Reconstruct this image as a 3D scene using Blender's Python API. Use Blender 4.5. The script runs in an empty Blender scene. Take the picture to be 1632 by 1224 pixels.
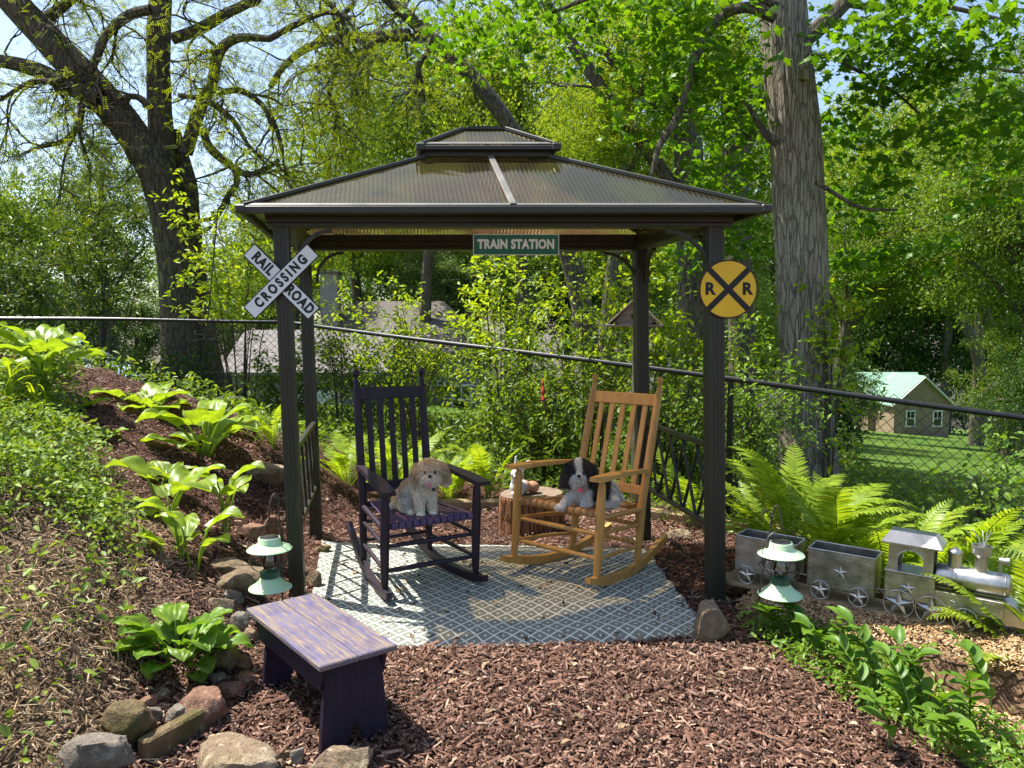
import bpy, math, random
import numpy as np
from mathutils import Vector, Matrix, noise

sc = bpy.context.scene
R = math.radians
# ------------------------------------------------------------------ camera
CAMZ, PITCH, F = 1.42, R(4.06), 1230.0
cd = bpy.data.cameras.new('camera')
cd.sensor_width = 36.0
cd.lens = F / 1632 * 36.0
cd.clip_start, cd.clip_end = 0.05, 800
cam = bpy.data.objects.new('camera', cd)
sc.collection.objects.link(cam)
cam.location = (0, 0, CAMZ)
cam.rotation_euler = (math.pi / 2 - PITCH, 0, 0)
sc.camera = cam
# ------------------------------------------------------------------ sky and sun
SUN = Vector((-0.96, 0.40, 2.0)).normalized()
elev = math.asin(SUN.z)
azim = math.atan2(SUN.x, SUN.y)
w = bpy.data.worlds.new('World'); sc.world = w; w.use_nodes = True
wn = w.node_tree; bg = wn.nodes['Background']
sky = wn.nodes.new('ShaderNodeTexSky'); sky.sky_type = 'NISHITA'; sky.sun_disc = False
sky.sun_elevation = elev; sky.sun_rotation = azim
sky.air_density = 1.0; sky.dust_density = 1.6; sky.ozone_density = 1.0
wn.links.new(sky.outputs[0], bg.inputs[0]); bg.inputs[1].default_value = 0.115
sd = bpy.data.lights.new('sun', 'SUN'); sd.energy = 5.0; sd.angle = R(0.53); sd.color = (1.0, 0.95, 0.86)
so = bpy.data.objects.new('sun', sd); sc.collection.objects.link(so)
so.rotation_euler = SUN.to_track_quat('Z', 'Y').to_euler(); so.location = SUN * 40
vs = sc.view_settings
vs.view_transform = 'Standard'; vs.look = 'None'; vs.exposure = 1.16; vs.gamma = 1.0; vs.use_curve_mapping = False
cy = sc.cycles
cy.use_denoising = True
cy.max_bounces = 7; cy.diffuse_bounces = 3; cy.glossy_bounces = 3; cy.transmission_bounces = 5; cy.transparent_max_bounces = 12
cy.caustics_reflective = False; cy.caustics_refractive = False
cy.sample_clamp_indirect = 4.0

# ------------------------------------------------------------------ helpers
FW = Vector((0, math.cos(PITCH), -math.sin(PITCH))); UP = Vector((0, math.sin(PITCH), math.cos(PITCH)))
def at(px, py, Y):
    """world point at depth Y that the photograph shows at pixel (px, py)"""
    d = FW + UP * (-(py - 612) / F) + Vector(((px - 816) / F, 0, 0))
    return Vector((0, 0, CAMZ)) + d * (Y / d.y)
def pix(x, y, z):
    """numpy: photograph pixel of world points"""
    dz = z - CAMZ
    f = y * FW.y + dz * FW.z; u = y * UP.y + dz * UP.z
    return 816 + F * x / f, 612 - F * u / f
def plane(px, py, z):
    d = FW + UP * (-(py - 612) / F) + Vector(((px - 816) / F, 0, 0)); return Vector((0, 0, CAMZ)) + d * ((z - CAMZ) / d.z)
def sstep(a, b, x):
    t = np.clip((x - a) / (b - a), 0, 1); return t * t * (3 - 2 * t)
def splus(x, k):
    return k * np.logaddexp(0, x / k)
def G(x, y):
    """height of the ground"""
    x = np.asarray(x, float); y = np.asarray(y, float)
    zb = .25 - np.where(x > -2.6, .083, .02) * (x + 2.6) - .08 * splus(y - 9, .6)
    hill = .68 * splus(-x - 1.3 + .12 * np.sin(y * 2.3), .09)
    hill = 1.8 * (1 - np.exp(-hill / 1.8)) * (1 - sstep(6.0, 8.4, y)) * sstep(-1.0, 2.0, y)
    wz = np.maximum(sstep(5.4, 7.5, y), sstep(1.15, 2.4, x) * sstep(.5, 2.0, y))
    bump = .018 * np.sin(x * 5.1 + 1.3) * np.sin(y * 4.3 + .4) + .012 * np.sin(x * 11.0 + y * 7.0)
    bw = 1 - sstep(1.6, 1.0, np.abs(x)) * sstep(5.4, 4.9, y) * .9
    dip = .065 * sstep(3.25, 2.35, y) * sstep(-1.5, -1.0, x) * sstep(1.6, 1.1, x) * sstep(-2, 0, y)
    return zb * wz + hill + bump * bw * sstep(60, 20, y) - dip
def gz(x, y): return float(G(x, y))
def gpt(px, py, lo=1.2, hi=60.0):
    """first ground point seen at a pixel"""
    prev = lo
    for i in range(1, 600):
        Y = lo * (hi / lo) ** (i / 600)
        p = at(px, py, Y)
        if p.z < gz(p.x, p.y):
            a, b = prev, Y
            for _ in range(18):
                m = (a + b) / 2; q = at(px, py, m)
                if q.z < gz(q.x, q.y): b = m
                else: a = m
            q = at(px, py, b); return Vector((q.x, q.y, gz(q.x, q.y)))
        prev = Y
    return at(px, py, hi)

def tag(o, label=None, cat=None, group=None, kind=None):
    if label: o['label'] = label
    if cat: o['category'] = cat
    if group: o['group'] = group
    if kind: o['kind'] = kind
    return o
def link(o): sc.collection.objects.link(o); return o
def thing(name, label, cat, loc=(0, 0, 0), rz=0.0, group=None, rot=None):
    o = link(bpy.data.objects.new(name, None))
    o.location = loc; o.rotation_euler = rot if rot else (0, 0, rz); o.empty_display_size = .1
    return tag(o, label, cat, group)
def obj(name, me, parent=None, world=False, loc=None, rot=None, scale=None):
    o = link(bpy.data.objects.new(name, me))
    if parent:
        o.parent = parent
        if world:
            o.matrix_parent_inverse = Matrix.LocRotScale(parent.location, parent.rotation_euler, parent.scale).inverted()
    if loc is not None: o.location = loc
    if rot is not None: o.rotation_euler = rot
    if scale is not None: o.scale = scale
    return o
def mesh_np(name, V, T, m, smooth=False, col=None):
    V = np.asarray(V, np.float32); T = np.asarray(T, np.int32)
    k = T.shape[1]
    me = bpy.data.meshes.new(name)
    me.vertices.add(len(V)); me.vertices.foreach_set('co', V.ravel())
    me.loops.add(T.size); me.loops.foreach_set('vertex_index', T.ravel())
    me.polygons.add(len(T))
    me.polygons.foreach_set('loop_start', np.arange(0, T.size, k, dtype=np.int32))
    try: me.polygons.foreach_set('loop_total', np.full(len(T), k, np.int32))
    except Exception: pass
    if smooth: me.polygons.foreach_set('use_smooth', np.ones(len(T), bool))
    me.update(calc_edges=True)
    if col is not None:
        a = me.color_attributes.new('col', 'FLOAT_COLOR', 'POINT')
        c = np.ones((len(V), 4), np.float32); c[:, :3] = col
        a.data.foreach_set('color', c.ravel())
    me.materials.append(m)
    return me
def cr(pts, n):
    """Catmull-Rom resample of tuples"""
    P = np.array(pts, float)
    P = np.vstack([2 * P[0] - P[1], P, 2 * P[-1] - P[-2]])
    out = []
    segs = len(P) - 3
    for s in np.linspace(0, segs - 1e-6, n):
        i = int(s); t = s - i
        p0, p1, p2, p3 = P[i:i + 4]
        out.append(.5 * (2 * p1 + (p2 - p0) * t + (2 * p0 - 5 * p1 + 4 * p2 - p3) * t * t + (3 * p1 - p0 - 3 * p2 + p3) * t ** 3))
    return np.array(out)

class MB:
    def __init__(s): s.v = []; s.f = []
    def add(s, vs, fs):
        b = len(s.v); s.v += [tuple(v) for v in vs]; s.f += [tuple(b + i for i in f) for f in fs]; return s
    def box(s, c, size, rot=None, bev=0.0):
        hx, hy, hz = [d / 2 for d in size]
        M = rot if rot is not None else Matrix.Identity(3)
        c = Vector(c)
        if bev <= 0:
            vs = [c + M @ Vector((x, y, z)) for x in (-hx, hx) for y in (-hy, hy) for z in (-hz, hz)]
            return s.add(vs, [(0, 1, 3, 2), (4, 6, 7, 5), (0, 4, 5, 1), (2, 3, 7, 6), (0, 2, 6, 4), (1, 5, 7, 3)])
        b = min(bev, hx * .9, hy * .9, hz * .9)
        idx = {}; vs = []
        for sx in (-1, 1):
            for sy in (-1, 1):
                for sz in (-1, 1):
                    for ax in range(3):
                        p = [sx * hx, sy * hy, sz * hz]
                        for k in range(3):
                            if k != ax: p[k] -= (sx, sy, sz)[k] * b
                        idx[(sx, sy, sz, ax)] = len(vs); vs.append(c + M @ Vector(p))
        fs = []
        for ax in range(3):
            o1, o2 = (ax + 1) % 3, (ax + 2) % 3
            for sg in (-1, 1):
                q = []
                for a, d in ((-1, -1), (1, -1), (1, 1), (-1, 1)):
                    k = [0, 0, 0]; k[ax] = sg; k[o1] = a; k[o2] = d; q.append(idx[(*k, ax)])
                fs.append(q if sg > 0 else q[::-1])
        for ax in range(3):
            o1, o2 = (ax + 1) % 3, (ax + 2) % 3
            for a in (-1, 1):
                for d in (-1, 1):
                    k0 = [0, 0, 0]; k1 = [0, 0, 0]; k0[ax] = -1; k1[ax] = 1
                    for k in (k0, k1): k[o1] = a; k[o2] = d
                    q = [idx[(*k0, o1)], idx[(*k1, o1)], idx[(*k1, o2)], idx[(*k0, o2)]]
                    fs.append(q if a * d < 0 else q[::-1])
        for sx in (-1, 1):
            for sy in (-1, 1):
                for sz in (-1, 1):
                    t = [idx[(sx, sy, sz, a)] for a in range(3)]
                    fs.append(t if sx * sy * sz > 0 else t[::-1])
        return s.add(vs, fs)
    def bar(s, a, b, w, h, up=(0, 0, 1), bev=0.0):
        a = Vector(a); b = Vector(b); d = (b - a); L = d.length; d.normalize()
        u = Vector(up); x = d.cross(u)
        if x.length < 1e-5: x = d.cross(Vector((1, 0, 0)))
        x.normalize(); z = x.cross(d)
        M = Matrix((x, d, z)).transposed()
        return s.box((a + b) / 2, (w, L, h), M, bev)
    def tube(s, pts, r, n=8, cap=True):
        P = [Vector(p[:3]) for p in pts]; k = len(P)
        rr = r if hasattr(r, '__len__') else [r] * k
        T = [(P[min(i + 1, k - 1)] - P[max(i - 1, 0)]).normalized() for i in range(k)]
        ref = Vector((0, 0, 1)) if abs(T[0].z) < .9 else Vector((1, 0, 0))
        x = T[0].cross(ref).normalized(); vs = []
        for i in range(k):
            x = (x - T[i] * x.dot(T[i]))
            if x.length < 1e-6: x = T[i].orthogonal()
            x.normalize(); y = T[i].cross(x)
            for j in range(n):
                a = 2 * math.pi * j / n
                vs.append(P[i] + (x * math.cos(a) + y * math.sin(a)) * rr[i])
        fs = [(i * n + j, i * n + (j + 1) % n, (i + 1) * n + (j + 1) % n, (i + 1) * n + j) for i in range(k - 1) for j in range(n)]
        if cap: fs += [tuple(range(n))[::-1], tuple((k - 1) * n + j for j in range(n))]
        return s.add(vs, fs)
    def lathe(s, prof, c=(0, 0, 0), n=24, M=None):
        c = Vector(c); vs = []; fs = []; k = len(prof)
        for r, z in prof:
            for j in range(n):
                a = 2 * math.pi * j / n; p = Vector((max(r, 1e-4) * math.cos(a), max(r, 1e-4) * math.sin(a), z))
                vs.append(c + (M @ p if M is not None else p))
        for i in range(k - 1):
            for j in range(n): fs.append((i * n + j, i * n + (j + 1) % n, (i + 1) * n + (j + 1) % n, (i + 1) * n + j))
        return s.add(vs, fs)
    def prism(s, poly, a, b):
        """poly: list of 3-vectors; extruded by vector b-a"""
        a = Vector(a); b = Vector(b); n = len(poly)
        vs = [Vector(p) + a for p in poly] + [Vector(p) + b for p in poly]
        fs = [tuple(range(n))[::-1], tuple(range(n, 2 * n))] + [(i, (i + 1) % n, n + (i + 1) % n, n + i) for i in range(n)]
        return s.add(vs, fs)
    def mesh(s, name, m, smooth=False, fn=None, angle=None):
        me = bpy.data.meshes.new(name)
        v = [fn(Vector(p)) for p in s.v] if fn else s.v
        me.from_pydata([tuple(p) for p in v], [], s.f); me.materials.append(m)
        if smooth: me.polygons.foreach_set('use_smooth', np.ones(len(s.f), bool))
        me.update()
        if smooth and angle is not None:
            try: me.set_sharp_from_angle(angle=R(angle))
            except Exception: pass
        return me
    def build(s, name, m, parent=None, world=False, smooth=False, fn=None, angle=35, **k):
        return obj(name, s.mesh(name, m, smooth, fn, angle), parent, world, **k)

def copy_tree(o, parent=None):
    c = o.copy(); link(c); c.parent = parent
    for ch in list(o.children): copy_tree(ch, c)
    return c

# ------------------------------------------------------------------ materials
class NT:
    def __init__(s, name):
        s.m = bpy.data.materials.new(name); s.m.use_nodes = True; s.t = s.m.node_tree; s.t.nodes.clear()
        s.out = s.n('ShaderNodeOutputMaterial')
    def n(s, ty, **k):
        nd = s.t.nodes.new(ty)
        for a, b in k.items(): setattr(nd, a, b)
        return nd
    def l(s, a, b): s.t.links.new(a, b)
    def set(s, sock, v):
        if hasattr(v, 'is_output') or hasattr(v, 'links'): s.l(v, sock)
        else: sock.default_value = v
    def coord(s, kind='Object', scale=(1, 1, 1), rot=(0, 0, 0)):
        c = s.n('ShaderNodeTexCoord'); mp = s.n('ShaderNodeMapping')
        s.l(c.outputs[kind], mp.inputs[0]); mp.inputs['Scale'].default_value = scale; mp.inputs['Rotation'].default_value = rot
        return mp.outputs[0]
    def noise(s, vec, scale, detail=4, rough=.55, dist=0.0):
        x = s.n('ShaderNodeTexNoise'); s.l(vec, x.inputs['Vector']); x.inputs['Scale'].default_value = scale
        x.inputs['Detail'].default_value = detail; x.inputs['Roughness'].default_value = rough; x.inputs['Distortion'].default_value = dist
        return x.outputs[0]
    def ramp(s, fac, stops, interp='LINEAR'):
        r = s.n('ShaderNodeValToRGB'); s.l(fac, r.inputs[0]); r.color_ramp.interpolation = interp
        e = r.color_ramp.elements
        while len(e) < len(stops): e.new(.5)
        for i, (p, c) in enumerate(stops):
            e[i].position = p; e[i].color = (*c, 1) if len(c) == 3 else c
        return r.outputs[0]
    def math(s, op, a, b=0.0, c=None):
        x = s.n('ShaderNodeMath', operation=op); s.set(x.inputs[0], a); s.set(x.inputs[1], b)
        if c is not None: s.set(x.inputs[2], c)
        return x.outputs[0]
    def mix(s, f, a, b, blend='MIX'):
        x = s.n('ShaderNodeMix', data_type='RGBA', blend_type=blend)
        s.set(x.inputs[0], f); s.set(x.inputs[6], a if not isinstance(a, tuple) else (*a, 1)[:4]); s.set(x.inputs[7], b if not isinstance(b, tuple) else (*b, 1)[:4])
        return x.outputs[2]
    def bump(s, h, strength=.4, dist=.01):
        b = s.n('ShaderNodeBump'); b.inputs['Strength'].default_value = strength; b.inputs['Distance'].default_value = dist
        s.l(h, b.inputs['Height']); return b.outputs[0]
    def pbsdf(s, col, rough=.6, metal=0.0, spec=.4, normal=None):
        p = s.n('ShaderNodeBsdfPrincipled')
        s.set(p.inputs['Base Color'], (*col, 1) if isinstance(col, tuple) else col)
        s.set(p.inputs['Roughness'], rough); p.inputs['Metallic'].default_value = metal; p.inputs['Specular IOR Level'].default_value = spec
        if normal is not None: s.l(normal, p.inputs['Normal'])
        return p
    def done(s, sh): s.l(sh if not hasattr(sh, 'outputs') else sh.outputs[0], s.out.inputs[0]); return s.m

def mat_plain(name, c, rough=.5, metal=0.0, var=.25, scale=9, bump=.15, spec=.4, bscale=60):
    t = NT(name); v = t.coord()
    n = t.noise(v, scale, 5)
    lo = tuple(max(0, x * (1 - var)) for x in c); hi = tuple(min(1, x * (1 + var)) for x in c)
    col = t.ramp(n, [(.3, lo), (.7, hi)])
    nb = t.bump(t.noise(v, bscale, 3), bump, .004)
    rr = t.math('MULTIPLY_ADD', n, .25, rough - .12)
    return t.done(t.pbsdf(col, rr, metal, spec, nb))
def mat_leaf(name, c1, c2, tr=.45, gloss=.07, trc=(1.7, 1.55, .75), rough=.4, vein=0.0):
    t = NT(name)
    g = t.n('ShaderNodeNewGeometry')
    oi = t.n('ShaderNodeObjectInfo')
    rnd = t.math('FRACT', t.math('ADD', g.outputs['Random Per Island'], oi.outputs['Random']))
    col = t.mix(rnd, c1, c2)
    nz = t.noise(t.coord(scale=(1, 1, 1)), 18, 2)
    col = t.mix(1.0, col, t.ramp(nz, [(.25, (.58, .60, .55)), (.75, (1.3, 1.26, 1.25))]), 'MULTIPLY')
    tc = t.mix(1.0, col, trc, 'MULTIPLY')
    d = t.n('ShaderNodeBsdfDiffuse'); t.l(col, d.inputs[0])
    x = t.n('ShaderNodeBsdfTranslucent'); t.l(tc, x.inputs[0])
    gl = t.n('ShaderNodeBsdfGlossy'); gl.inputs['Roughness'].default_value = rough; gl.inputs[0].default_value = (.75, .85, .75, 1)
    m1 = t.n('ShaderNodeMixShader'); m1.inputs[0].default_value = tr; t.l(d.outputs[0], m1.inputs[1]); t.l(x.outputs[0], m1.inputs[2])
    m2 = t.n('ShaderNodeMixShader'); m2.inputs[0].default_value = gloss * .38; t.l(m1.outputs[0], m2.inputs[1]); t.l(gl.outputs[0], m2.inputs[2])
    return t.done(m2)
def mat_bark(name, c1, c2, sc_=(9, 9, 1.6), bump=.9, dist=.03):
    t = NT(name); v = t.coord(scale=sc_)
    n = t.noise(v, 2.2, 8, .65, .4); n2 = t.noise(t.coord(), 1.3, 3)
    dv = t.n('ShaderNodeVectorMath', operation='ADD'); nv = t.n('ShaderNodeTexNoise'); t.l(v, nv.inputs['Vector']); nv.inputs['Scale'].default_value = 1.1; nv.inputs['Detail'].default_value = 5
    sv = t.n('ShaderNodeVectorMath', operation='SCALE'); t.l(nv.outputs['Color'], sv.inputs[0]); sv.inputs['Scale'].default_value = .9
    t.l(v, dv.inputs[0]); t.l(sv.outputs[0], dv.inputs[1])
    vo = t.n('ShaderNodeTexVoronoi', feature='DISTANCE_TO_EDGE'); t.l(dv.outputs[0], vo.inputs['Vector']); vo.inputs['Scale'].default_value = 1.7
    crack = t.ramp(vo.outputs['Distance'], [(.0, (0, 0, 0)), (.10, (1, 1, 1))])
    fine = t.noise(t.coord(), 45, 5, .7)
    col = t.ramp(n, [(.30, tuple((a + b) * .5 for a, b in zip(c1, c2))), (.66, c2)])
    col = t.mix(1.0, col, t.ramp(fine, [(.3, (.68, .68, .68)), (.7, (1.2, 1.2, 1.2))]), 'MULTIPLY')
    col = t.mix(t.math('MULTIPLY_ADD', crack, .48, .52), c1, col)
    n = t.math('ADD', t.math('MULTIPLY', n, .5), t.math('ADD', t.math('MULTIPLY', crack, .8), t.math('MULTIPLY', fine, .25)))
    col = t.mix(t.math('MULTIPLY', n2, .35), col, (.10, .11, .07))
    return t.done(t.pbsdf(col, .9, 0, .15, t.bump(n, bump, dist)))
def mat_wood(name, c1, c2, axis=1, scale=1.0, rough=.5, bump=.2):
    t = NT(name)
    s = [26 * scale] * 3; s[axis] = 2.2 * scale
    v = t.coord(scale=tuple(s)); n = t.noise(v, 1.6, 6, .6, .6)
    big = t.noise(t.coord(), 4, 3)
    col = t.ramp(n, [(.3, c1), (.68, c2)])
    col = t.mix(t.math('MULTIPLY', big, .5), col, c1)
    return t.done(t.pbsdf(col, rough, 0, .35, t.bump(n, bump, .003)))
def mat_stone(name, c1, c2, moss=0.0):
    t = NT(name); v = t.coord()
    oi = t.n('ShaderNodeObjectInfo')
    n = t.noise(v, 11, 9, .68, .5); n2 = t.noise(v, 70, 5, .65); n3 = t.noise(v, 3.1, 3); sp = t.noise(v, 160, 2)
    col = t.ramp(n, [(.26, tuple(x * .62 for x in c1)), (.48, c1), (.72, c2)])
    col = t.mix(t.math('MULTIPLY', t.ramp(n2, [(.42, (0, 0, 0)), (.66, (1, 1, 1))]), .32), col, tuple(x * .45 for x in c1))
    lich = t.noise(v, 22, 4, .6)
    col = t.mix(t.ramp(lich, [(.60, (0, 0, 0)), (.66, (.6, .6, .6))]), col, tuple(min(1, x * 1.35) for x in c2))
    if moss > 0:
        col = t.mix(t.math('MULTIPLY', t.ramp(n3, [(.45, (0, 0, 0)), (.62, (1, 1, 1))]), moss), col, (.10, .105, .02))
    col = t.mix(1.0, col, t.ramp(oi.outputs['Random'], [(0, (.8, .78, .76)), (1, (1.15, 1.12, 1.1))]), 'MULTIPLY')
    col = t.mix(t.ramp(sp, [(.60, (0, 0, 0)), (.70, (.45, .45, .45))]), col, (.06, .05, .04))
    h = t.math('ADD', t.math('MULTIPLY', n, 1.0), t.math('MULTIPLY', n2, .45))
    return t.done(t.pbsdf(col, .88, 0, .2, t.bump(h, 1.0, .035)))
def mat_island(name, stops, rough=.85, bumpy=.3, tr=0.0):
    t = NT(name); g = t.n('ShaderNodeNewGeometry')
    col = t.ramp(g.outputs['Random Per Island'], stops)
    n = t.noise(t.coord(), 70, 3)
    col = t.mix(1.0, col, t.ramp(n, [(.25, (.7, .7, .7)), (.75, (1.2, 1.2, 1.2))]), 'MULTIPLY')
    big = t.noise(t.coord(), 1.6, 5, .6)
    col = t.mix(1.0, col, t.ramp(big, [(.30, (.62, .58, .56)), (.52, (1, 1, 1)), (.70, (1.28, 1.24, 1.20))]), 'MULTIPLY')
    return t.done(t.pbsdf(col, rough, 0, .25, t.bump(n, bumpy, .004)))
def mat_attr(name, rough=.8, spec=.2):
    t = NT(name); a = t.n('ShaderNodeAttribute'); a.attribute_name = 'col'
    return t.done(t.pbsdf(a.outputs[0], rough, 0, spec))

M = {}
M['bronze'] = mat_plain('bronze_paint', (.029, .028, .018), .42, 0, .15, 6, .08, .45)
M['pale_trim'] = mat_plain('aluminium_trim', (.20, .19, .165), .38, .5, .15, 6, .08)  # paler, half-metallic finish for eave flashing and seam strips
M['purple'] = mat_wood('purple_paint', (.012, .006, .012), (.034, .018, .034), 2, .8, .5, .2)
M['purple_dark'] = mat_wood('purple_stool_paint', (.008, .005, .013), (.021, .012, .034), 2, .7, .6, .25)
M['maple_wood'] = mat_wood('varnished_wood', (.42, .20, .045), (.62, .34, .10), 2, .8, .42, .12)
M['maple_slat'] = mat_wood('varnished_seat_slat', (.30, .14, .05), (.46, .23, .085), 1, .8, .5, .12)
M['purple_slat'] = mat_wood('purple_seat_slat', (.060, .034, .085), (.12, .075, .15), 1, .8, .55, .2)
M['mint'] = mat_plain('mint_enamel', (.47, .66, .40), .28, 0, .06, 8, .03, .5)
M['mint_dark'] = mat_plain('green_collar', (.03, .085, .055), .4, 0, .1, 8, .05)
M['blackwire'] = mat_plain('black_wire', (.012, .012, .012), .45, 0, .2, 20, .1)
M['rustwire'] = mat_plain('dull_iron', (.055, .045, .035), .6, .2, .3, 20, .2)
M['solar'] = mat_plain('solar_cell', (.025, .022, .03), .2, 0, .2, 30, .02, .6)
M['fencevinyl'] = mat_plain('black_vinyl', (.010, .010, .011), .33, 0, .15, 12, .05, .5)
M['white'] = mat_plain('white_sign_face', (.80, .81, .80), .4, 0, .05, 8, .05)
M['black'] = mat_plain('black_print', (.010, .010, .010), .5, 0, .1, 8, .03)
M['signgreen'] = mat_plain('green_sign_face', (.006, .080, .026), .45, 0, .15, 8, .05)
M['signcream'] = mat_plain('cream_lettering', (.66, .58, .42), .5, 0, .12, 30, .05)
M['yellow'] = mat_plain('yellow_sign_face', (.82, .50, .018), .42, 0, .08, 5, .06)
M['rustrim'] = mat_plain('brown_sign_rim', (.06, .022, .015), .5, 0, .2, 9, .1)
M['white_paint'] = mat_plain('white_trim_paint', (.72, .72, .70), .5, 0, .06, 5, .05)
M['red'] = mat_plain('red_glass', (.60, .03, .03), .3, 0, .1, 9, .03)
M['grayboard'] = mat_wood('weathered_board', (.17, .12, .085), (.36, .28, .21), 0, .7, .85, .5)
M['timber'] = mat_wood('edging_timber', (.20, .13, .075), (.40, .29, .17), 0, .5, .85, .5)
M['leaf_hosta'] = mat_leaf('hosta_leaf', (.21, .315, .028), (.27, .385, .042), .46, .10, (1.6, 1.5, .5))
M['leaf_hosta2'] = mat_leaf('green_hosta_leaf', (.12, .23, .03), (.20, .32, .04), .42, .06, (1.5, 1.5, .5))
M['leaf_fern'] = mat_leaf('fern_frond', (.20, .32, .025), (.31, .41, .04), .5, .05, (1.55, 1.45, .45))
M['leaf_seal'] = mat_leaf('solomon_leaf', (.085, .185, .022), (.15, .27, .03), .42, .05, (1.5, 1.5, .55))
M['leaf_vinca'] = mat_leaf('vinca_leaf', (.10, .18, .022), (.25, .34, .045), .32, .10, (1.5, 1.5, .5), .55)
M['leaf_shrub'] = mat_leaf('shrub_leaf', (.18, .29, .018), (.32, .42, .03), .5, .07, (1.7, 1.55, .4))
M['leaf_dark'] = mat_leaf('dark_leaf', (.030, .070, .012), (.075, .14, .022), .36, .06)
M['leaf_mid'] = mat_leaf('mid_leaf', (.075, .145, .014), (.165, .245, .026), .48, .06)
M['leaf_light'] = mat_leaf('light_leaf', (.125, .21, .016), (.24, .32, .03), .52, .05)
M['leaf_maple'] = mat_leaf('maple_leaf', (.05, .135, .012), (.13, .25, .018), .5, .05, (1.8, 1.7, .4))
M['leaf_blue'] = mat_leaf('bluish_leaf', (.07, .13, .04), (.15, .215, .07), .38, .05)
M['leaf_locust'] = mat_leaf('locust_leaf', (.10, .165, .018), (.24, .29, .03), .58, .05, (1.6, 1.5, .5))
M['leaf_lilac'] = mat_leaf('lilac_leaf', (.045, .085, .018), (.10, .145, .03), .36, .10)
M['bark_dark'] = mat_bark('locust_bark', (.030, .022, .015), (.15, .12, .088), (10, 10, 2.2))
M['bark_gray'] = mat_bark('shaggy_bark', (.11, .09, .068), (.42, .36, .285), (15, 15, 1.7), 1.0, .025)
M['bark_mid'] = mat_bark('grey_bark', (.04, .032, .024), (.19, .155, .12), (12, 12, 2.4))
M['bark_red'] = mat_bark('stump_bark', (.075, .028, .014), (.36, .15, .065), (10, 10, 1.6), 1.0, .03)
M['bark_log'] = mat_bark('log_bark', (.055, .03, .017), (.27, .16, .09), (6, 6, 6), 1.0, .03)
M['stem'] = mat_plain('green_stem', (.16, .24, .035), .5, 0, .2, 20, .1)
M['twig'] = mat_plain('brown_twig', (.075, .055, .035), .8, 0, .3, 20, .2)
M['chips'] = mat_island('bark_mulch', [(0, (.034, .017, .012)), (.3, (.090, .046, .031)), (.65, (.172, .090, .062)), (.9, (.262, .158, .113)), (1, (.41, .30, .22))])
M['straw'] = mat_island('dry_litter', [(0, (.06, .04, .022)), (.35, (.165, .108, .06)), (.75, (.32, .23, .135)), (1, (.48, .38, .26))])
M['woodchip'] = mat_island('pale_wood_chips', [(0, (.26, .14, .06)), (.5, (.48, .31, .15)), (1, (.68, .52, .31))])
M['stone_tan'] = mat_stone('tan_stone', (.26, .195, .13), (.46, .38, .275), .2)
M['stone_gray'] = mat_stone('grey_stone', (.23, .205, .17), (.42, .385, .325), .15)
M['stone_pink'] = mat_stone('pink_stone', (.27, .155, .11), (.46, .30, .22), .05)
M['stone_moss'] = mat_stone('mossy_stone', (.20, .15, .08), (.36, .28, .16), .75)
M['cream_stone'] = mat_stone('concrete', (.34, .30, .24), (.48, .44, .36), 0)
# special materials
def mk_poly():
    t = NT('bronze_polycarbonate')
    a = t.n('ShaderNodeAttribute'); a.attribute_name = 'col'
    sx = t.n('ShaderNodeSeparateColor'); t.l(a.outputs[0], sx.inputs[0])
    wv = t.math('SINE', t.math('MULTIPLY', sx.outputs[0], 2 * math.pi * 430))
    n = t.noise(t.coord(), 3.0, 2, .5, .5)
    h = t.math('ADD', t.math('MULTIPLY', wv, .30), t.math('MULTIPLY', n, 9.0))
    rb = t.mix(t.math('MULTIPLY_ADD', wv, .5, .5), (.050, .043, .021), (.098, .085, .044))
    rb = t.mix(t.math('MULTIPLY', t.ramp(t.noise(t.coord(scale=(1, .4, .4), rot=(0, 0, .5)), 2.4, 4, .55, 1.2), [(.48, (0, 0, 0)), (.66, (1, 1, 1))]), .55), rb, (.16, .17, .035))  # yellow-green streaks in the base colour stand in for reflected foliage
    nb = t.bump(h, .35, .004)
    tr = t.n('ShaderNodeBsdfTransparent'); tr.inputs[0].default_value = (.44, .33, .20, 1)
    tl = t.n('ShaderNodeBsdfTranslucent'); tl.inputs[0].default_value = (.19, .14, .08, 1)
    df = t.n('ShaderNodeBsdfDiffuse'); df.inputs[0].default_value = (.080, .068, .034, 1); t.l(nb, df.inputs['Normal']); t.l(rb, df.inputs[0])
    gl = t.n('ShaderNodeBsdfGlossy'); gl.inputs['Roughness'].default_value = .10; gl.inputs[0].default_value = (.85, .80, .60, 1); t.l(nb, gl.inputs['Normal'])
    m0 = t.n('ShaderNodeMixShader'); m0.inputs[0].default_value = .5; t.l(tl.outputs[0], m0.inputs[1]); t.l(df.outputs[0], m0.inputs[2])
    m1 = t.n('ShaderNodeMixShader'); m1.inputs[0].default_value = .55; t.l(tr.outputs[0], m1.inputs[1]); t.l(m0.outputs[0], m1.inputs[2])
    fr = t.n('ShaderNodeFresnel'); fr.inputs[0].default_value = 1.5
    m2 = t.n('ShaderNodeMixShader'); t.l(t.math('MULTIPLY', fr.outputs[0], 1.35), m2.inputs[0]); t.l(m1.outputs[0], m2.inputs[1]); t.l(gl.outputs[0], m2.inputs[2])
    return t.done(m2)
M['poly'] = mk_poly()
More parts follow.
